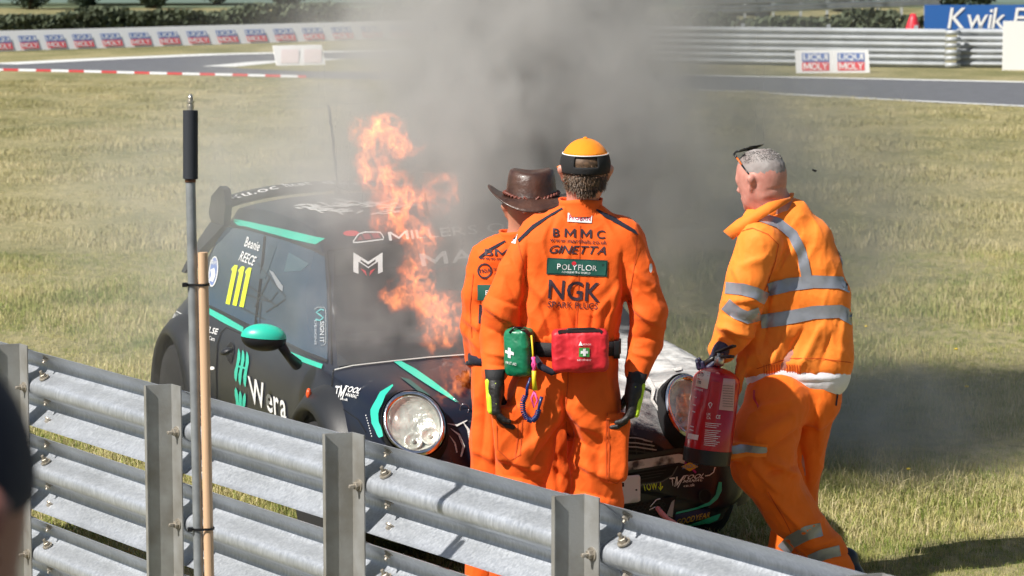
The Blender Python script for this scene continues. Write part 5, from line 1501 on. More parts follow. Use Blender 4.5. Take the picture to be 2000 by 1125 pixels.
M_chrome = mat('chrome', (.75, .75, .77), .12, metal=1.0, nscale=30, namt=.3)
car = thing('racing_car', 'black three-door racing hatchback on fire, mint stripes, race number 111 on its window', 'racing car', CO)
body = obj('body', V, Fc, M_car, car)
CB = bvh_of(np.array(V), [f for f in Fc if len(f) == 4] )
VF = [tuple(v) for v in V]
CB = BVHTree.FromPolygons(VF, Fc)
# windows as panels a little proud of the shell (drawn on the surface as the photograph shows it)
def cp_(name, pts, m, off=.003, step=14, par=None): return poly(name, pts, CB, m, par or body, off, step)
def cl_(name, pts, w, m, off=.0025, par=None, closed=False, step=14): return line(name, pts, w, CB, m, par or body, off, step, closed)
def cw_(s, q, m=None, bold=.03, off=.006, shear=0, par=None, step=8, space=1.0): return word(s, q, CB, m or M_vin, par or body, bold, shear, off, step, space=space)
ws = cp_('windscreen', [(652, 499), (700, 488), (760, 481), (900, 470), (1040, 466), (1128, 470), (1150, 520), (1168, 600), (1178, 662), (1050, 682), (900, 694), (770, 704), (690, 713), (660, 718), (652, 600)], mat('smoked_glass', (.020, .022, .026), .12), .004, par=car)
cp_('screen_banner', [(654, 497), (700, 486), (760, 479), (900, 468), (1040, 464), (1128, 468), (1140, 505), (1040, 506), (900, 512), (760, 524), (656, 540)], mat('banner_black', (.012, .013, .016), .35), .0055, par=ws)
sg_ = cp_('side_window', [(446, 441), (480, 446), (560, 468), (612, 487), (634, 500), (639, 560), (641, 640), (640, 708), (600, 693), (540, 664), (486, 638), (410, 600), (405, 560), (413, 500), (430, 462)], M_glass, .004, par=car)
cl_('window_divider', [(519, 462), (512, 540), (500, 640)], 5, M_gap, .0052, sg_)
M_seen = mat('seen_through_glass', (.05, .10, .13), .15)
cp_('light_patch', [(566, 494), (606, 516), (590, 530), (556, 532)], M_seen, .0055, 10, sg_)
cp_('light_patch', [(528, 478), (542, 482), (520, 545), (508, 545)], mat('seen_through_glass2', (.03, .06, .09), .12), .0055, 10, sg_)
M_reflect = mat('painted_reflection', (.012, .016, .022), .2)  # reflected bars drawn as dark lines on the opaque glass
for l_ in ([(505, 515), (560, 580)], [(560, 585), (522, 610)], [(490, 560), (545, 600)], [(530, 540), (500, 600)], [(480, 575), (530, 590), (545, 570)], [(470, 600), (520, 625)], [(512, 590), (508, 640)]): cl_('reflection_line', l_, 2.4, M_reflect, .0056, sg_)
cp_('mirror_bracket', [(528, 528), (536, 532), (555, 560), (554, 570), (545, 562)], mat('pale_bracket', (.25, .27, .30), .3), .006, 8, sg_)
cl_('window_rubber', [(446, 441), (480, 446), (560, 468), (612, 487), (636, 500)], 6, M_cblack, .005, sg_)
cl_('window_rubber', [(410, 599), (486, 636), (540, 662), (600, 691), (640, 707)], 6, M_cblack, .005, sg_)
cl_('pillar_edge', [(640, 492), (645, 560), (647, 640), (648, 712)], 3, M_gap, .004)
cl_('roof_gap', [(640, 491), (700, 483), (780, 475), (900, 466), (1040, 461)], 2.2, M_gap, .004)
cp_('mint_stripe', [(450, 428), (470, 430), (550, 447), (635, 467), (617, 478), (520, 456), (466, 441)], M_mint)
cp_('mint_stripe', [(411, 603), (440, 618), (478, 640), (476, 650), (440, 632), (411, 615)], M_mint, .006)
cp_('mint_stripe', [(560, 684), (600, 700), (632, 713), (630, 721), (596, 709), (560, 693)], M_mint, .006)
cp_('mint_stripe', [(768, 707), (784, 707), (812, 722), (845, 745), (875, 768), (897, 788), (890, 786), (850, 762), (812, 738), (784, 719)], M_mint, .004)
cp_('mint_stripe', [(782, 738), (800, 742), (838, 772), (846, 786), (820, 768)], mat('scorched_mint', (.03, .10, .09), .5), .004)
# roof and screen lettering
M_redv = mat('red_vinyl', (.65, .03, .05), .4); M_greyv = mat('dull_red_vinyl', (.30, .03, .05), .5)
cp_('red_oval', ring2(686, 457, 16, 5.5, 20), M_redv, .004, 8)
cl_('white_outline', [(690, 473), (700, 459), (713, 455), (742, 455), (749, 465), (748, 469), (700, 475), (690, 475)], 2.4, M_vin, .005, closed=True, step=8)
cp_('red_panel', [(697, 471), (704, 461), (709, 470)], M_greyv, .0045, 8); cp_('red_panel', [(707, 459), (720, 457), (726, 468), (713, 470)], M_greyv, .0045, 8); cp_('red_panel', [(724, 457), (738, 457), (744, 466), (731, 468)], M_greyv, .0045, 8)
cw_('MILLERS OILS', [(757, 455), (1040, 430), (1044, 450), (760, 472)], bold=.04, off=.005)
cp_('white_chevron', [(690, 495), (719, 513), (747, 495), (747, 533), (738, 537), (738, 513), (719, 526), (700, 513), (700, 537), (690, 533)], M_vin, .0065, 8)
cp_('white_chevron', [(704, 509), (719, 519), (733, 509), (733, 513), (719, 523.5), (704, 513)], M_gap, .0075, 8)
cp_('red_wedge', [(704, 526), (714, 531), (716, 541)], M_redv, .0065, 8); cp_('red_wedge', [(733, 526), (723, 531), (721, 541)], M_redv, .0065, 8)
cw_('MAiN', [(818, 498), (985, 480), (987, 504), (824, 523)], bold=.07, off=.0075)
cw_('MOTORSPORT', [(824, 530), (985, 512), (985, 518), (826, 537)], M_greyv, .01, .0075)
r_ = random.Random(11)
for i in range(78):                                                   # feathered white artwork across the roof
    a = r_.uniform(0, 6.28); q = r_.random() ** .55
    x = 722 + 150 * q * math.cos(a); y = 403 + 15.5 * q * math.sin(a); L1 = r_.uniform(12, 38); sl = r_.uniform(-.16, .10) - (x - 722) * .0006
    pts = [(x + L1 * t, y + sl * L1 * t + r_.uniform(-.6, .6) + 2.2 * math.sin(3 * t + i)) for t in (0, .25, .5, .75, 1)]
    A, Fc_ = strip(pts, [.4, 2.2, 2.8, 1.8, .3]); lay('roof_artwork', A, Fc_, CB, M_vin, body, .004, 10)
# side window lettering
M_yv = mat('neon_yellow_vinyl', (.72, .85, .02), .4)
cw_('Beanie', [(485, 463), (513, 475), (507, 492), (479, 482)], bold=.015, off=.007, step=6, par=sg_)
cw_('REECE', [(476, 491), (505, 503), (496, 520), (468, 509)], bold=.02, off=.007, step=6, par=sg_)
for k in range(3):
    x = 457 + 13.5 * k; y = 518 + 2.6 * k
    cp_('digit_one', [(x - 3, y + 8), (x + 4, y), (x + 10, y + 1), (x - 6, y + 78), (x - 14, y + 76), (x - 1, y + 13)], M_yv, .007, 8, sg_)
for a, b, m_ in ((9, 30, M_vin), (7, 27, M_blue)):
    cp_('oval_badge', [(419 + a * math.cos(R(t)) * 1.0 + 3 * -math.sin(R(t)), 531 + b * math.sin(R(t))) for t in range(0, 360, 18)], m_, .0065 if a == 9 else .0075, 8, sg_)
cw_('BRPC', [(415, 508), (429, 512), (428, 520), (413, 516)], bold=.03, off=.009, step=5, par=sg_)
cp_('badge_figure', [(414, 528), (422, 524), (424, 538), (419, 552), (412, 548), (416, 538)], M_vin, .009, 6, sg_)
cw_('SIGN IT', [(634, 630), (634, 672), (626, 672), (626, 630)], mat('pale_vinyl', (.5, .55, .58), .5), .01, .008, step=6, par=sg_)
cw_('DESIGNS', [(620, 628), (620, 676), (616, 676), (616, 628)], mat('pale_vinyl2', (.4, .45, .5), .5), .0, .008, step=6, par=sg_)
cl_('curl_mark', [(634, 608), (628, 606), (620, 612), (627, 618), (632, 623), (626, 628), (618, 626)], 3, mat('teal_vinyl', (.05, .35, .36), .5), .008, sg_, step=6)
cl_('label_outline', [(616, 606), (622, 602), (635, 602), (637, 608), (637, 672), (634, 677), (628, 677)], 1.2, mat('pale_vinyl3', (.3, .34, .36), .5), .008, sg_, step=8)
# flank lettering
cw_('ALLIANCE', [(342, 612), (364, 622), (361, 636), (337, 624)], bold=.02, off=.005, step=6)
cl_('label_outline', [(368, 620), (346, 609)], 1.3, M_vin, .005); cl_('label_outline', [(336, 631), (352, 639)], 1.3, M_vin, .005)
cp_('label_block', [(358, 622), (370, 624), (372, 642), (365, 650), (356, 644)], M_vin, .005, 8); cw_('R', [(361, 627), (369, 629), (369, 640), (360, 638)], M_gap, .03, .007, step=5)
cw_('Racing', [(346, 634), (358, 640), (356, 648), (344, 643)], bold=.0, off=.005, step=5)
cw_('PULSE', [(396, 634), (429, 643), (427, 655), (394, 646)], bold=.03, off=.005, shear=.3, step=6); cw_('Cams', [(411, 656), (422, 659), (421, 667), (410, 664)], bold=.0, off=.005, step=5)
cp_('white_drop', ring2(416, 719, 5, 3.5, 12), M_vin, .005, 5)
cl_('door_gap', [(470, 652), (443, 640), (432, 650), (425, 674), (423, 720), (424, 790)], 2.2, M_gap)
cl_('door_gap', [(652, 722), (648, 760), (640, 800), (630, 840)], 2.2, M_gap)
for (x0, y0, x1, y1) in ((468, 682, 463, 745), (476, 684, 471, 752), (484, 688, 481, 756), (462, 757, 468, 806), (471, 764, 472, 812), (480, 768, 476, 816)):
    A, Fc_ = strip([(x0 + (x1 - x0) * t + 1.8 * math.sin(6.28 * t) * (1 if y0 < 750 else 0), y0 + (y1 - y0) * t) for t in (0, .12, .3, .5, .7, .88, 1)], [1, 5, 6.4, 5, 6.4, 5, 1]); lay('mint_brush', A, Fc_, CB, M_mint, body, .005, 8)
cl_('mint_bar', [(466, 715), (483, 720)], 4, M_mint, .0055)
cw_('Wera', [(486, 734), (560, 768), (562, 822), (492, 786)], bold=.075, off=.006)
cw_('TM', [(657, 753), (680, 754), (672, 783), (657, 775)], bold=.05, off=.005, shear=.3, step=6); cw_('TOOL', [(676, 754), (708, 760), (702, 770), (674, 765)], bold=.04, off=.005, shear=.3, step=6)
cw_('MANIAC', [(678, 767), (702, 772), (699, 779), (676, 774)], bold=.03, off=.005, shear=.3, step=6); cw_('co.uk', [(667, 776), (682, 779), (681, 784), (666, 781)], bold=.02, off=.005, step=6)
rp_ = W(1.02, .865, .66)
MB().ell(P(603, 769, 11.82), (.012, .02, .024)).build('side_repeater', mat('amber_lens', (.85, .10, .02), .25), car)
cl_('wing_seam', [(716, 845), (700, 820), (672, 800), (640, 792)], 2, M_gap)
for k in range(9): cp_('rivet', ring2(716 + k * 1.4, 812 + k * 5, 1.1, 1.1, 6), M_vin, .004, 4)
# bonnet edges, powder streaks, burnt front
cl_('bonnet_edge', [(655, 724), (690, 716), (770, 707), (840, 700), (920, 694)], 2.2, mat('pale_edge', (.42, .42, .40), .5), .006)  # pale line along the rear edge of the bonnet
cl_('bonnet_gap', [(1252, 757), (1270, 765), (1284, 800), (1302, 830), (1318, 858), (1322, 872)], 4.5, M_gap, .004)
M_powder = mat('dry_powder', (.76, .76, .73), .95, nscale=120, namt=.25, bump=.6, bscale=160)
cl_('powder_ridge', [(1256, 735), (1266, 745), (1276, 762), (1272, 782), (1284, 800), (1298, 826)], [5, 9, 8, 5, 5, 3], M_powder, .007, step=6)
cl_('powder_ridge', [(1290, 802), (1304, 824), (1316, 848), (1322, 866)], [3, 5, 4, 3], M_powder, .007, step=6)
cp_('powder_patch', [(1285, 754), (1298, 744), (1303, 748), (1299, 760), (1290, 763), (1284, 758)], M_powder, .006, 5)
cp_('powder_patch', [(1312, 722), (1330, 719), (1332, 724), (1318, 727)], M_powder, .006, 5)

for pts, w_ in (([(880, 838), (896, 850), (905, 872), (900, 892)], [1, 4, 5, 3]), ([(878, 852), (888, 866), (892, 884)], [1, 3, 3]), ([(904, 826), (914, 840), (918, 866)], [1, 5, 4]), ([(872, 828), (892, 832), (912, 822)], [1, 4, 2])):
    A, Fc_ = strip(pts, w_); lay('powder_streak', A, Fc_, CB, M_powder, body, .006, 6)
# ---- front: grille, bumper, plate (as it shows between the two marshals)
cp_('grille_opening', [(1200, 852), (1236, 850), (1270, 860), (1296, 876), (1290, 890), (1200, 892)], M_gap, .003, 8)
for k in range(5):
    y = 855 + k * 8.0
    cl_('grille_slat', [(1202, y), (1240, y + 1), (1272 + k * 4, y + 7)], 2.6, mat('powdered_slat', (.34, .34, .33), .7) if k < 3 else M_cblack, .012)
for k in range(4): cl_('grille_rib', [(1222 + k * 16, 851 + k * 3), (1226 + k * 16, 888)], 2.4, M_cblack, .010)
cl_('grille_lip', [(1205, 894), (1250, 890), (1300, 882), (1334, 876)], 8, M_cblack, .014)
cl_('bumper_bar', [(1200, 912), (1240, 906), (1290, 898), (1322, 893), (1334, 896)], 17, mat('powdered_bumper', (.62, .62, .60), .85, nscale=16, col2=(.06, .06, .06), contrast=(.36, .52), bump=.3, bscale=60), .022)
cp_('lower_intake', [(1200, 930), (1240, 922), (1300, 912), (1322, 908), (1312, 926), (1290, 938), (1240, 944), (1200, 948)], M_gap, .003, 10)
for k in range(3): cl_('intake_slat', [(1205, 931 + k * 6), (1250, 924 + k * 6), (1300 - k * 6, 917 + k * 6)], 1.6, M_cblack, .009)
cl_('intake_rim', [(1205, 952), (1250, 947), (1292, 940), (1312, 928), (1322, 910)], 2, mat('grey_trim', (.12, .12, .12), .4), .008)
cp_('lower_grille', [(1215, 990), (1300, 972), (1322, 968), (1300, 1020), (1215, 1004)], M_gap, .004, 10)
for i in range(9):
    for j in range(6):
        cx = 1218 + i * 9 + (j % 2) * 4.5; cy = 988 + j * 6.2 - i * 1.2
        if cy < 1016 - (i * .0): cl_('mesh_cell', ring2(cx, cy, 4.2, 3.3, 6), 1.0, M_cblack, .007, closed=True, step=30)
pl = cp_('number_plate', [(1196, 930), (1244, 926), (1247, 930), (1247, 976), (1243, 979), (1200, 984)], mat('plate_white', (.80, .80, .82), .4), .016, 10); pl.modifiers.new('s', 'SOLIDIFY').thickness = .004
cp_('plate_screw', ring2(1239, 955, 2, 2, 8), M_gap, .0215, 5, pl); cp_('plate_letter', rectq(1210, 945, 10, 8), M_gap, .0215, 5, pl)
cw_('TOW', [(1253, 945), (1282, 941), (1283, 955), (1256, 959)], M_yv, .04, .006)
cl_('arrow', [(1289, 940), (1289, 956)], 2.2, M_yv, .006); cl_('arrow', [(1284.5, 950), (1289, 957), (1293, 949)], 2.2, M_yv, .0065)
cw_('TM', [(1305, 932), (1336, 929), (1324, 954), (1312, 948)], bold=.05, off=.006, shear=.25, step=6); cw_('TOOL', [(1334, 928), (1376, 924), (1372, 933), (1332, 937)], bold=.05, off=.006, shear=.3, step=6)
cw_('MANIAC', [(1334, 937), (1374, 933), (1372, 939), (1332, 943)], bold=.03, off=.006, shear=.3, step=6); cw_('co.uk', [(1334, 946), (1356, 943), (1356, 949), (1334, 951)], bold=.02, off=.006, step=6)
cp_('yellow_diamond', [(1346, 902), (1363, 911), (1346, 920), (1329, 911)], mat('sign_yellow', (.80, .48, .03), .4), .006, 8)
cw_('SUNOCO', [(1331, 908), (1361, 904), (1361, 912), (1331, 916)], M_blue, .03, .008, step=6); cl_('purple_flash', [(1334, 901), (1340, 907)], 4, mat('purple_vinyl', (.25, .02, .28), .4), .006); cl_('purple_flash', [(1352, 916), (1358, 923)], 4, mat('magenta_vinyl', (.45, .02, .25), .4), .006)
cl_('white_arc', [(1395, 912), (1392, 922), (1384, 928), (1376, 929)], 2, M_vin, .006)
cp_('tow_hole', ring2(1376, 968, 12, 13, 18), M_gap, .004, 6); cl_('hole_rim', ring2(1376, 968, 12, 13, 18), 2.4, M_cblack, .009, closed=True)
cp_('mint_crescent', [(1402, 941), (1408, 941), (1408, 958), (1400, 974), (1386, 986), (1360, 994), (1318, 1004), (1320, 1000), (1360, 990), (1384, 980), (1396, 966)], M_mint, .006, 10)
cp_('navy_band', [(1318, 1005), (1352, 998), (1386, 990), (1384, 1006), (1350, 1016), (1318, 1022)], mat('navy_vinyl', (.02, .03, .12), .4), .005, 10)
cw_('GOODYEAR', [(1321, 1012), (1384, 999), (1383, 1009), (1322, 1023)], mat('gold_vinyl', (.62, .45, .05), .4), .03, .008, shear=.3, step=6)
cp_('mint_stripe', [(1320, 1030), (1360, 1018), (1406, 1002), (1400, 1014), (1370, 1028), (1340, 1038)], M_mint, .005, 10)
cp_('splitter_fin', [(1316, 975), (1312, 1008), (1300, 1006), (1310, 980)], mat('grey_fin', (.4, .4, .4), .5), .008, 8)
MB().tube([P(1284, 992, 11.30), P(1292, 1003, 11.27), P(1302, 1012, 11.25), P(1320, 1024, 11.23)], [.010, .012, .010, .010], 8).build('tow_strap', mat('pink_strap', (.72, .30, .28), .6), car)
for e in ((1270, 990, 1282, 976), (1268, 996, 1280, 990), (1282, 976, 1290, 974)): MB().tube([P(e[0], e[1], 11.30), P(e[2], e[3], 11.30)], .0022, 6).build('frayed_thread', M_vin, car)

# ---- headlights
M_lens = bpy.data.materials.new('headlight_glass'); M_lens.use_nodes = True
_n, _l = M_lens.node_tree.nodes, M_lens.node_tree.links; _n.remove(_n['Principled BSDF'])
_t = _n.new('ShaderNodeBsdfTransparent'); _t.inputs[0].default_value = (.93, .94, .90, 1); _g = _n.new('ShaderNodeBsdfGlossy'); _g.inputs['Roughness'].default_value = .06
_mx = _n.new('ShaderNodeMixShader'); _mx.inputs[0].default_value = .10; _l.new(_t.outputs[0], _mx.inputs[1]); _l.new(_g.outputs[0], _mx.inputs[2]); _l.new(_mx.outputs[0], _n['Material Output'].inputs[0])
M_bowl = mat('headlight_bowl', (.84, .85, .82), .25, metal=.35, nscale=13, col2=(.45, .46, .44), bump=.5, bscale=26, bdist=.02)
def headlight(cx, cy, rpx, rz_px, rx, rz, tilt, mixn, lift):
    hs = [CB.ray_cast(CAM, ray(cx + rpx * math.cos(t_ * .785), cy + rz_px * math.sin(t_ * .785)).normalized()) for t_ in range(8)]
    hs = [h for h in hs if h[0] is not None]
    n_ = sum(((h[1] if h[1].y < 0 else -h[1]) for h in hs), Vector()).normalized(); n_ = (n_ + Vector(mixn).normalized()).normalized()
    mn = sum((h[0] for h in hs), Vector()) / len(hs)
    c = P(cx, cy, mn.y); c = c - ray(cx, cy) * lift
    zx = Vector((0, 0, 1)); a = zx.cross(n_).normalized(); b = n_.cross(a)
    q = Matrix.Rotation(R(tilt), 3, n_); a = q @ a; b = q @ b
    def el(k, d, n=44): return [c + a * (rx * k * math.cos(2 * math.pi * i / n)) + b * (rz * k * math.sin(2 * math.pi * i / n)) + n_ * d for i in range(n)]
    def loft(name, rings, m, par, capend=False):
        V_ = [p for r_ in rings for p in r_]; n = len(rings[0])
        F_ = [(i * n + j, i * n + (j + 1) % n, (i + 1) * n + (j + 1) % n, (i + 1) * n + j) for i in range(len(rings) - 1) for j in range(n)]
        if capend: F_.append(tuple((len(rings) - 1) * n + j for j in range(n)))
        return obj(name, V_, F_, m, par)
    h_ = loft('headlight', [el(1.10, -.10), el(1.10, -.01), el(1.07, .0)], M_gap, car)
    loft('chrome_ring', [el(1.05, -.01), el(1.0, .012), el(.93, .016), el(.86, .006), el(.83, -.006)], M_chrome, h_)
    loft('reflector', [el(.84, .0), el(.78, -.012), el(.62, -.024), el(.35, -.032), el(.05, -.034)], M_bowl, h_, True)
    loft('lens', [el(.835, .004), el(.72, .012), el(.5, .02), el(.25, .024), el(.02, .025)], M_lens, h_, True)
    for dx, dz in ((-.30, -.45), (.28, -.52)):
        p = c + a * rx * dx + b * rz * dz - n_ * .016
        M_ = Matrix.Translation(p) @ n_.to_track_quat('Z', 'Y').to_matrix().to_4x4()
        MB().lathe([(.036, -.01), (.038, .012), (.034, .014), (.026, .006), (.006, .002)], M_, 22).build('lamp_cup', M_bowl, h_)
        MB().lathe([(.008, -.01), (.009, .012), (.003, .018)], M_, 12).build('bulb', M_bowl, h_)
    return h_
nl = -Bd * .86 + Rd * .05 + Vector((0, 0, .42)); nr2 = -Bd * .86 - Rd * .30 + Vector((0, 0, .42))
headlight(809, 827, 52, 56, .118, .142, 28, -Bd * .88 + Rd * .25 + Vector((0, 0, .35)), .10)
headlight(1346, 794, 45, 58, .112, .146, -20, nr2, .085)
cl_('mint_crescent', [(770, 764), (752, 780), (742, 805), (742, 832), (752, 858)], [3, 12, 15, 14, 8], M_mint, .03)
# wire loop of the bonnet pin and burnt lumps in the open nose
yb_ = 11.28
MB().tube([P(907 + 9 * math.cos(t), 799 + 10 * math.sin(t), yb_) for t in [i * .45 for i in range(15)]], .0022, 6).build('wire_loop', M_chrome, car)
MB().tube([P(884, 778, yb_), P(895, 786, yb_), P(903, 792, yb_)], .002, 6).tube([P(903, 808, yb_), P(893, 812, yb_), P(884, 818, yb_)], .002, 6).build('wire', M_chrome, car)
M_char = mat('charred_parts', (.014, .011, .010), .9, nscale=18, namt=.6, bump=.8, bscale=40)
r_ = random.Random(5)
for i in range(12):
    c = P(r_.uniform(888, 925), r_.uniform(735, 808), r_.uniform(11.42, 11.55)); mb = MB(); mb.ell(c, (r_.uniform(.015, .035), r_.uniform(.015, .03), r_.uniform(.012, .03)), Matrix.Rotation(r_.uniform(0, 3), 3, 'Z'), 9, 6)
    mb.V = [tuple(Vector(v) + Vector((r_.gauss(0, .004), r_.gauss(0, .004), r_.gauss(0, .004)))) for v in mb.V]; mb.build('charred_lump', M_char, car, smooth=False)

# ---- mirror
mc = P(515, 657, 11.92)
MR = Matrix.Rotation(R(4), 3, 'Y')
def half(zs, m, nm, par):
    mb = MB(); V_ = []; F_ = []; nu, nv = 26, 9
    for i in range(nv + 1):
        th = (math.pi / 2) * i / nv
        for j in range(nu):
            a = 2 * math.pi * j / nu
            V_.append(mc + MR @ Vector((.098 * math.sin(th) * math.cos(a), .062 * math.sin(th) * math.sin(a), zs * .058 * math.cos(th) - (.006 if zs < 0 else .004))))
    for i in range(nv):
        for j in range(nu): F_.append((i * nu + j, (i + 1) * nu + j, (i + 1) * nu + (j + 1) % nu, i * nu + (j + 1) % nu))
    return mb.add(V_, F_).build(nm, m, par)
mir = half(1, M_mint, 'door_mirror', car); half(-1, M_cblack, 'mirror_underside', mir)
MB().tube([P(548, 672, 11.92), P(562, 694, 11.96), P(580, 712, 12.04)], [.022, .018, .026], 12).build('mirror_stalk', M_cblack, mir)
# ---- door handle
dh = MB().ell(P(443, 686, 12.42), (.040, .03, .016), Matrix.Rotation(R(-22), 3, 'Y') @ Matrix.Rotation(R(-60), 3, 'Z')).build('door_handle', M_cblack, car)
cp_('handle_recess', [(444, 677), (452, 668), (458, 674), (458, 690), (452, 712), (446, 704), (440, 690)], M_gap, .003, 8)
# ---- wheels and flared arches
M_tyre = mat('tyre_rubber', (.014, .014, .015), .85, bump=.2, bscale=80); M_rim = mat('rim', (.06, .06, .065), .35, metal=.6)
Ms = Matrix(((Bd.x, 0, Rd.x), (Bd.y, 0, Rd.y), (0, 1, 0))).to_4x4()
def wheel(u, w, sgn):
    c = W(u, w, .305); M_ = Matrix.Translation(c) @ Matrix(((Bd.x, 0, Rd.x * sgn), (Bd.y, 0, Rd.y * sgn), (0, 1, 0))).to_4x4()
    wh = MB().lathe([(.19, -.10), (.285, -.10), (.303, -.085), (.305, .0), (.303, .085), (.285, .10), (.20, .098)], M_, 40).build('wheel', M_tyre, car)
    MB().lathe([(.205, .06), (.205, .096), (.19, .09), (.18, .05), (.05, .06), (.01, .065)], M_, 36).build('rim', M_rim, wh)
    for k in range(8):
        a = 2 * math.pi * k / 8; MB().box(M_ @ Vector((.12 * math.cos(a), .12 * math.sin(a), .072)), (.075, .014, .012), (M_.to_3x3() @ Matrix.Rotation(a, 3, 'Z'))).build('spoke', M_rim, wh, smooth=False)
for u in (.74, 3.17):
    for sg2 in (1, -1):
        wheel(u, .80 * sg2, sg2)
        V_ = []; F_ = []; n = 22
        for j in range(n + 1):
            a = R(-12 + 204 * j / n)
            for r__, ww in ((.345, .84), (.345, .912), (.36, .922), (.395, .90), (.43, .868), (.45, .82)):
                V_.append(W(u + r__ * math.cos(a), ww * sg2, .305 + r__ * math.sin(a) * (1.02)))
        for j in range(n):
            for k in range(5): F_.append((j * 6 + k, (j + 1) * 6 + k, (j + 1) * 6 + k + 1, j * 6 + k + 1))
        obj('wheel_arch', V_, F_, M_cblack, car)
        Vd = [W(u, .868 * sg2, .305)] + [W(u + .35 * math.cos(R(-15 + 210 * j / n)), .868 * sg2, .305 + .35 * math.sin(R(-15 + 210 * j / n))) for j in range(n + 1)]
        obj('arch_opening', Vd, [(0, j + 1, j + 2) for j in range(n)], M_gap, car)
# ---- rear wing, end plate, aerials
sp = []
for i in range(25):
    w_ = .60 - 1.20 * i / 24; k = 1 - (w_ / .60) ** 2
    sp.append((w_, 3.19 + .12 * k, 1.292 + .068 * k ** .8))
V_ = []; F_ = []
for w_, u_, z_ in sp:
    for du, dz in ((0, .0), (.06, .034), (.16, .028), (.24, .004), (.16, -.012), (.05, -.020)): V_.append(W(u_ + du, w_, z_ + dz))
for i in range(24):
    for k in range(6): F_.append((i * 6 + k, i * 6 + (k + 1) % 6, (i + 1) * 6 + (k + 1) % 6, (i + 1) * 6 + k))
wing = obj('rear_wing', V_, F_, M_cblack, car)
WB = BVHTree.FromPolygons([tuple(v) for v in V_], F_)
for s__, wa_, wb_ in (('ku.oc', .56, .30), ('hcet', .26, .12), ('derised', .06, -.40)):
    def wz(w_, du, dz):
        k = 1 - (w_ / .60) ** 2; return proj(W(3.19 + .12 * k + du, w_, 1.292 + .068 * k ** .8 + dz))
    word(s__, [wz(wa_, .145, .029), wz(wb_, .145, .029), wz(wb_, .035, .02), wz(wa_, .035, .02)], WB, M_vin, wing, .04, 0, .004, 8)
for sg2 in (1, -1):
    A_ = [(3.16, 1.20), (3.14, 1.31), (3.18, 1.385), (3.26, 1.395), (3.42, 1.33), (3.46, 1.24), (3.40, 1.20)]
    V_ = [W(u, sg2 * (w0 + (1.3 - z) * .05), z) for w0 in (.59, .625) for u, z in A_]; n = len(A_)
    obj('end_plate', V_, [tuple(range(n)), tuple(range(2 * n - 1, n - 1, -1))] + [(i, (i + 1) % n, (i + 1) % n + n, i + n) for i in range(n)], M_cblack, wing, smooth=False)
    A_ = [(3.16, 1.20), (3.40, 1.20), (3.52, 1.06), (3.56, .93), (3.50, .93), (3.38, 1.06)]
    V_ = [W(u, sg2 * (w0 + (1.2 - z) * .42), z) for w0 in (.58, .635) for u, z in A_]; n = len(A_)
    obj('pillar_fin', V_, [tuple(range(n)), tuple(range(2 * n - 1, n - 1, -1))] + [(i, (i + 1) % n, (i + 1) % n + n, i + n) for i in range(n)], M_cblack, wing, smooth=False)
r_ = random.Random(3)
a0 = P(661, 384, 14.20); a1 = P(643, 206, 14.25)
pts = [a0.lerp(a1, t / 16) + Vector((r_.gauss(0, .003), 0, 0)) * (t > 2) for t in range(17)]
MB().tube(pts, [.019, .014, .010] + [.0068] * 14, 8).build('aerial', M_cblack, car)
MB().tube([P(834, 424, 12.90), P(832, 410, 12.90), P(830, 378, 12.92)], [.016, .008, .005], 8).build('aerial', M_cblack, car)
# ================================================================== GRASS
def blade_mat(name, a, b, c):
    m = bpy.data.materials.new(name); m.use_nodes = True
    N, L = m.node_tree.nodes, m.node_tree.links; pb = N['Principled BSDF']; pb.inputs['Roughness'].default_value = .6; pb.inputs['Specular IOR Level'].default_value = .25
    g = N.new('ShaderNodeNewGeometry'); n = N.new('ShaderNodeTexNoise'); n.inputs['Scale'].default_value = .9; n.inputs['Detail'].default_value = 4; L.new(g.outputs['Position'], n.inputs['Vector'])
    oi = N.new('ShaderNodeObjectInfo')
    ad = N.new('ShaderNodeMath'); ad.operation = 'MULTIPLY_ADD'; L.new(oi.outputs['Random'], ad.inputs[0]); ad.inputs[1].default_value = .5; L.new(n.outputs['Fac'], ad.inputs[2])
    r = N.new('ShaderNodeValToRGB'); e = r.color_ramp.elements; e[0].position = .42; e[0].color = (*a, 1); e[1].position = 1.0; e[1].color = (*c, 1)
    x = r.color_ramp.elements.new(.68); x.color = (*b, 1)
    L.new(ad.outputs[0], r.inputs[0]); L.new(r.outputs[0], pb.inputs['Base Color'])
    return m
M_bl1 = blade_mat('grass_blades', (.12, .19, .03), (.27, .31, .075), (.56, .49, .22))
M_bl2 = blade_mat('straw_blades', (.27, .26, .09), (.46, .40, .19), (.64, .55, .33))
def tuft(name, n, h, w, m, seed, spread=.05):
    r = random.Random(seed); V = []; Fc = []
    for _ in range(n):
        x, y = r.gauss(0, spread), r.gauss(0, spread); a = r.uniform(0, 6.28); L1 = h * r.uniform(.45, 1.25); ln = r.uniform(.1, .9)
        dx, dy = math.cos(a), math.sin(a); ww = w * r.uniform(.6, 1.3); q = r.uniform(0, 6.28); sx, sy = math.cos(q) * ww, math.sin(q) * ww
        k = len(V)
        V += [(x - sx, y - sy, -.005), (x + sx, y + sy, -.005), (x + sx * .7 + dx * L1 * ln * .3, y + sy * .7 + dy * L1 * ln * .3, L1 * .55), (x - sx * .7 + dx * L1 * ln * .3, y - sy * .7 + dy * L1 * ln * .3, L1 * .55), (x + dx * L1 * ln, y + dy * L1 * ln, L1 * (1 - .45 * ln))]
        Fc += [(k, k + 1, k + 2, k + 3), (k + 3, k + 2, k + 4)]
    me = bpy.data.meshes.new(name); me.from_pydata(V, [], Fc); me.materials.append(m)
    return bpy.data.objects.new(name, me)
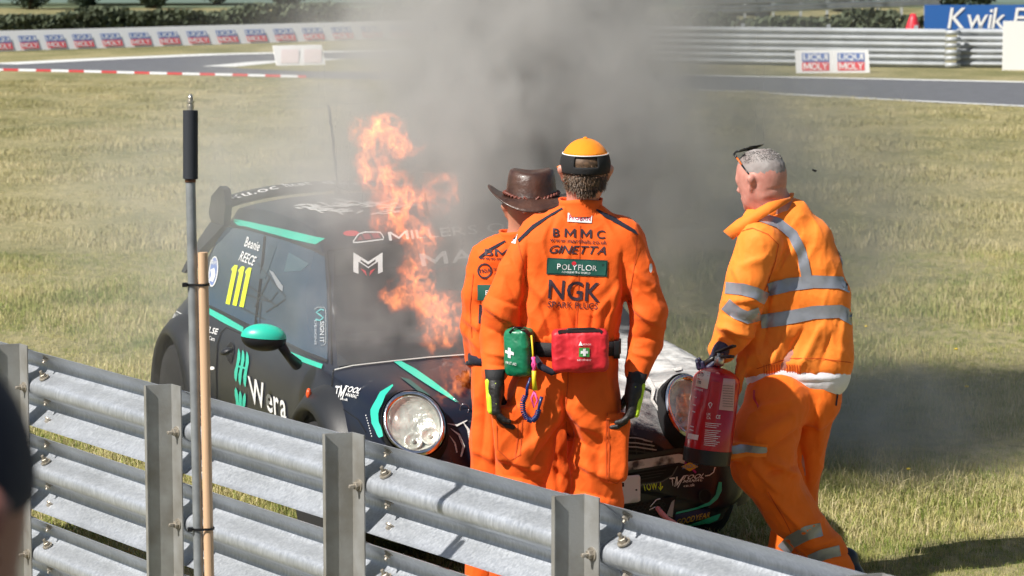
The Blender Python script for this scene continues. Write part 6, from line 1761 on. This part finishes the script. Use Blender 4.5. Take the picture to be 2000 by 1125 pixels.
def instance_on(name, pts, scales, src, label_kind='stuff'):
    me = bpy.data.meshes.new(name); me.from_pydata(pts, [], [])
    at = me.attributes.new('sz', 'FLOAT', 'POINT'); at.data.foreach_set('value', scales)
    o = bpy.data.objects.new(name, me); COL.objects.link(o); o['kind'] = label_kind
    ng = bpy.data.node_groups.new(name, 'GeometryNodeTree')
    ng.interface.new_socket('Geometry', in_out='INPUT', socket_type='NodeSocketGeometry'); ng.interface.new_socket('Geometry', in_out='OUTPUT', socket_type='NodeSocketGeometry')
    N, L = ng.nodes, ng.links
    gi = N.new('NodeGroupInput'); go = N.new('NodeGroupOutput'); ip = N.new('GeometryNodeInstanceOnPoints')
    jn = N.new('GeometryNodeGeometryToInstance')
    for s_ in src:
        oi = N.new('GeometryNodeObjectInfo'); oi.inputs['Object'].default_value = s_; oi.inputs['As Instance'].default_value = True; L.new(oi.outputs['Geometry'], jn.inputs[0])
    L.new(gi.outputs[0], ip.inputs['Points']); L.new(jn.outputs[0], ip.inputs['Instance']); ip.inputs['Pick Instance'].default_value = True
    rv = N.new('FunctionNodeRandomValue'); rv.data_type = 'FLOAT'
    rot = N.new('ShaderNodeCombineXYZ'); rv.inputs[3].default_value = 6.283
    L.new(rv.outputs[1], rot.inputs[2]); L.new(rot.outputs[0], ip.inputs['Rotation'])
    na = N.new('GeometryNodeInputNamedAttribute'); na.data_type = 'FLOAT'; na.inputs['Name'].default_value = 'sz'
    L.new(na.outputs['Attribute'], ip.inputs['Scale']); L.new(ip.outputs[0], go.inputs[0])
    md = o.modifiers.new('scatter', 'NODES'); md.node_group = ng
    return o
T1 = [tuft('tuft', 16, .055, .0019, M_bl1, i, .035) for i in range(3)] + [tuft('tuft', 8, .078, .0016, M_bl2, 10 + i, .05) for i in range(2)]
M_bl3 = blade_mat('dry_blades', (.19, .20, .075), (.32, .30, .14), (.50, .44, .27))
T2 = [tuft('tuft', 18, .065, .0034, M_bl3, 20 + i, .12) for i in range(2)] + [tuft('tuft', 14, .07, .003, M_bl2, 30 + i, .12) for i in range(2)]
rg = random.Random(77)
def scatter(y0, y1, dens, margin=.25):
    pts = []; sc_ = []
    y = y0
    while y < y1:
        dy = .25 if y < 25 else .8
        xm = y * (1000 / F) + margin
        for _ in range(int(2 * xm * dy * dens)):
            x = rg.uniform(-xm, xm); yy = y + rg.uniform(0, dy)
            pts.append((x, yy, 0)); sc_.append(rg.uniform(.5, 1.25) * (.75 + .35 * math.sin(x * 1.9 + math.sin(yy * 1.3) * 2)))
        y += dy
    return pts, sc_
def off_barrier(p): return (Vector(p) - bA).dot(Nn) < .15
p_, s_ = scatter(7.6, 13.5, 900); k_ = [i for i in range(len(p_)) if off_barrier(p_[i])]
instance_on('grass', [p_[i] for i in k_], [s_[i] for i in k_], T1)
p_, s_ = scatter(13.5, 24, 420); instance_on('grass', p_, [x * 1.1 for x in s_], T1)
p_, s_ = scatter(24, 60, 60); p_, s_ = zip(*[(a, b) for a, b in zip(p_, s_) if proj(a)[1] > 158 + max(0, (proj(a)[0] - 1100)) * .06])
instance_on('grass', list(p_), list(s_), T2)
# a few yellow flowers
M_fl = mat('dandelion', (.85, .62, .02), .6)
for i, (x, y) in enumerate(((1886, 775), (1690, 655), (1540, 640), (1772, 940), (1866, 700))):
    g = G(x, y); fl = thing('dandelion', ['yellow dandelion in the shaded grass at the right edge', 'tiny yellow flower beside the jacket of the right-hand marshal', 'tiny yellow flower just behind the fluorescent jacket sleeve', 'small yellow flower in sunlit grass below the shadow', 'tiny yellow flower above the dandelion at the right'][i], 'flower', g)
    MB().tube([g, g + Vector((.005, 0, .06))], .0015, 5).build('stem', M_bl1, fl)
    MB().ell(g + Vector((.005, 0, .062)), (.013, .013, .006), None, 10, 6).build('flower_head', M_fl, fl)
bc = P(1590, 333, 11.6)
debris = MB().box(bc, (.008, .006, .004), Matrix.Rotation(.4, 3, 'Y')).box(bc + Vector((.006, 0, -.002)), (.005, .004, .003), Matrix.Rotation(-.5, 3, 'Y')).build('burnt_fragment', M_gap, None, smooth=False, loc=bc)
tag(debris, 'tiny black scrap of ash in the air right of the grey-haired head', 'ash')
# small red and yellow thing lying in the grass behind the barrier
g = G(535, 990)
ex2 = thing('dropped_nozzle', 'small red and yellow object on the grass seen through the barrier gap', 'nozzle', g)
MB().tube([g + Vector((-.05, 0, .05)), g + Vector((0, 0, .06))], .016, 10).build('yellow_tip', M_fl, ex2); MB().tube([g + Vector((0, 0, .06)), g + Vector((.07, .02, .045))], .024, 10).build('red_body', M_red, ex2)

# ================================================================== SMOKE AND FLAMES (density grids)
def volume_field(name, lo, hi, vox, build_field, m, label=None, cat=None, kind='stuff'):
    lo = Vector(lo); hi = Vector(hi)
    me = bpy.data.meshes.new(name); me.from_pydata([lo, hi], [], []); o = bpy.data.objects.new(name, me); COL.objects.link(o); me.materials.append(m)
    ng = bpy.data.node_groups.new(name, 'GeometryNodeTree')
    ng.interface.new_socket('Geometry', in_out='INPUT', socket_type='NodeSocketGeometry'); ng.interface.new_socket('Geometry', in_out='OUTPUT', socket_type='NodeSocketGeometry')
    N, L = ng.nodes, ng.links
    go = N.new('NodeGroupOutput'); vc = N.new('GeometryNodeVolumeCube'); sm = N.new('GeometryNodeSetMaterial'); sm.inputs['Material'].default_value = m
    vc.inputs['Min'].default_value = lo; vc.inputs['Max'].default_value = hi
    for ax, nme in enumerate(('Resolution X', 'Resolution Y', 'Resolution Z')): vc.inputs[nme].default_value = max(4, int((hi[ax] - lo[ax]) / vox))
    pos = N.new('GeometryNodeInputPosition').outputs[0]
    class H:
        def m(s, op, a, b=None, c=None, clamp=False):
            n = N.new('ShaderNodeMath'); n.operation = op; n.use_clamp = clamp
            for i, v in enumerate((a, b, c)):
                if v is None: continue
                if isinstance(v, (int, float)): n.inputs[i].default_value = v
                else: L.new(v, n.inputs[i])
            return n.outputs[0]
        def v(s, op, a, b=None, sc=None):
            n = N.new('ShaderNodeVectorMath'); n.operation = op
            for i, x in enumerate((a, b)):
                if x is None: continue
                if isinstance(x, (tuple, Vector)): n.inputs[i].default_value = x
                else: L.new(x, n.inputs[i])
            if sc is not None: n.inputs['Scale'].default_value = sc
            return n.outputs['Value'] if op in ('LENGTH', 'DOT_PRODUCT') else n.outputs['Vector']
        def noise(s, vec, scale, det, rough=.6, dist=0.0, col=False):
            n = N.new('ShaderNodeTexNoise'); n.inputs['Scale'].default_value = scale; n.inputs['Detail'].default_value = det; n.inputs['Roughness'].default_value = rough; n.inputs['Distortion'].default_value = dist
            L.new(vec, n.inputs['Vector']); return n.outputs['Color'] if col else n.outputs[0]
        def blob(s, c, r, amp, vec=None):
            d = s.v('SUBTRACT', vec or pos, tuple(c)); q = s.v('MULTIPLY', d, tuple(1 / x for x in r)); d2 = s.v('DOT_PRODUCT', q, q)
            return s.m('MULTIPLY', s.m('EXPONENT', s.m('MULTIPLY', d2, -1.0)), amp)
    h = H()
    L.new(build_field(h, pos), vc.inputs['Density']); L.new(vc.outputs[0], sm.inputs['Geometry']); L.new(sm.outputs[0], go.inputs[0])
    md = o.modifiers.new('field', 'NODES'); md.node_group = ng
    return tag(o, label, cat, None, kind)
def smoke_mat():
    m = bpy.data.materials.new('grey_smoke'); m.use_nodes = True; N, L = m.node_tree.nodes, m.node_tree.links
    N.remove(N['Principled BSDF']); pv = N.new('ShaderNodeVolumePrincipled'); L.new(pv.outputs[0], N['Material Output'].inputs['Volume'])
    pv.inputs['Color'].default_value = (.83, .82, .80, 1); pv.inputs['Density'].default_value = 1.0; pv.inputs['Density Attribute'].default_value = 'density'; pv.inputs['Anisotropy'].default_value = .1
    return m
SMOKE = [  # px, py, distance, radii (m), density
    (1045, 40, 13.8, (.54, .80, .60), 3.6), (1000, 190, 13.3, (.58, .70, .42), 2.6), (960, 330, 13.0, (.66, .50, .38), 1.7), (1160, 330, 13.6, (.72, .75, .48), 1.25),
    (870, 560, 12.42, (.50, .28, .34), 2.4), (740, 650, 12.2, (.30, .18, .15), 2.8), (640, 600, 12.35, (.20, .20, .34), .8), (800, 450, 13.0, (.75, .40, .26), .9), (700, 720, 11.78, (.20, .10, .12), 1.3),
    (1370, 530, 14.8, (1.05, 1.1, .52), .85), (1640, 840, 14.6, (.80, .9, .28), .75), (1290, 150, 15.0, (.72, 1.0, .60), .6), (1500, 330, 15.5, (.8, 1.1, .5), .35),
    (560, 340, 14.8, (.95, 1.0, .40), .46), (850, 110, 14.6, (.38, .9, .5), .7), (430, 600, 14.8, (.9, 1.0, .50), .22), (1060, 30, 13.2, (.24, .3, .5), 2.8), (920, 430, 12.4, (.22, .25, .32), 1.2), (700, 260, 13.4, (.6, .5, .45), .4),
    (1090, -420, 14.2, (.95, .95, .60), 3.6), (1180, -300, 14.6, (.7, .8, .4), 2.4)]
def smoke_field(h, pos):
    wv = h.v('SCALE', h.v('SUBTRACT', h.noise(pos, 1.5, 4, col=True), (.5, .5, .5)), sc=.85)
    p2 = h.v('ADD', pos, wv)
    tot = None
    for x, y, Y, r, a in SMOKE:
        b = h.blob(P(x, y, Y), r, a, p2); tot = b if tot is None else h.m('ADD', tot, b)
    n = h.noise(h.v('MULTIPLY', p2, (1, 1, .75)), 3.0, 6, .66, .9)
    n = h.m('MULTIPLY_ADD', n, 9.5, -3.7); n = h.m('MAXIMUM', n, .12)
    d = h.m('MULTIPLY', tot, n)
    return h.m('MAXIMUM', h.m('SUBTRACT', d, .012), 0.0)
SMOKE_ON = True
if SMOKE_ON:
    volume_field('smoke', (-3.3, 11.5, .02), (3.9, 17.6, 4.5), .045, smoke_field, smoke_mat())
def flame_mat():
    m = bpy.data.materials.new('flame'); m.use_nodes = True; N, L = m.node_tree.nodes, m.node_tree.links
    N.remove(N['Principled BSDF']); em = N.new('ShaderNodeEmission'); at = N.new('ShaderNodeAttribute'); at.attribute_name = 'density'
    r = N.new('ShaderNodeValToRGB'); e = r.color_ramp.elements; e[0].position = 0; e[0].color = (1.0, .14, .018, 1); e[1].position = 1; e[1].color = (1.0, .34, .07, 1)
    L.new(at.outputs['Fac'], r.inputs[0]); L.new(r.outputs[0], em.inputs['Color'])
    k = N.new('ShaderNodeMath'); k.operation = 'MULTIPLY'; L.new(at.outputs['Fac'], k.inputs[0]); k.inputs[1].default_value = 19.0; L.new(k.outputs[0], em.inputs['Strength'])
    L.new(em.outputs[0], N['Material Output'].inputs['Volume']); return m
FL = [(735, 255, 12.2, (.095, .10, .055), 1.0), (775, 283, 12.2, (.11, .09, .045), .9), (712, 315, 12.2, (.04, .08, .07), .8), (755, 345, 12.15, (.10, .10, .06), .85), (800, 395, 12.15, (.13, .10, .06), 1.0), (770, 430, 12.15, (.10, .10, .06), .9), (862, 352, 12.15, (.06, .05, .025), .7), (880, 375, 12.15, (.025, .04, .03), .6), (682, 262, 12.2, (.02, .04, .05), .55),
      (820, 470, 12.1, (.07, .08, .07), .95), (808, 525, 12.05, (.06, .08, .08), .95), (815, 580, 12.0, (.10, .08, .06), 1.0), (865, 610, 11.95, (.13, .09, .07), 1.0), (845, 655, 11.93, (.06, .07, .06), .8), (885, 655, 11.93, (.04, .06, .05), .75), (765, 592, 12.0, (.05, .04, .03), .75), (770, 570, 12.0, (.04, .05, .05), .7), (902, 738, 11.38, (.055, .06, .085), 1.3), (862, 790, 11.38, (.035, .06, .05), 1.2), (888, 770, 11.42, (.018, .05, .035), .8)]
def flame_field(h, pos):
    wv = h.v('SCALE', h.v('SUBTRACT', h.noise(pos, 5.0, 2, col=True), (.5, .5, .5)), sc=.16)
    wv2 = h.v('SCALE', h.v('SUBTRACT', h.noise(pos, 15.0, 2, col=True), (.5, .5, .5)), sc=.045)
    p2 = h.v('ADD', h.v('ADD', pos, wv), wv2)
    env = None
    for x, y, Y, r, a in FL:
        b = h.blob(P(x, y, Y), tuple(k * 1.0 for k in r), a, p2); env = b if env is None else h.m('ADD', env, b)
    env = h.m('MINIMUM', env, 1.0)
    n = h.noise(h.v('MULTIPLY', p2, (1, 1, .62)), 10.5, 2, .5)
    rid = h.m('SUBTRACT', 1.0, h.m('MULTIPLY', h.m('ABSOLUTE', h.m('SUBTRACT', n, .5)), 34.0))
    rid = h.m('MAXIMUM', rid, 0.0); rid = h.m('POWER', rid, 1.3)
    cut = h.m('MULTIPLY_ADD', env, 2.5, -.40, clamp=True)
    fill = h.m('MULTIPLY', h.m('POWER', env, 2.0), .02)
    return h.m('MULTIPLY', h.m('ADD', rid, fill), cut)
if SMOKE_ON:
    fo = volume_field('fire', (-1.0, 11.22, .72), (0.02, 12.55, 1.98), .0075, flame_field, flame_mat())
    tag(fo, 'wispy orange flames rising from the bonnet past the windscreen and roof', 'fire')
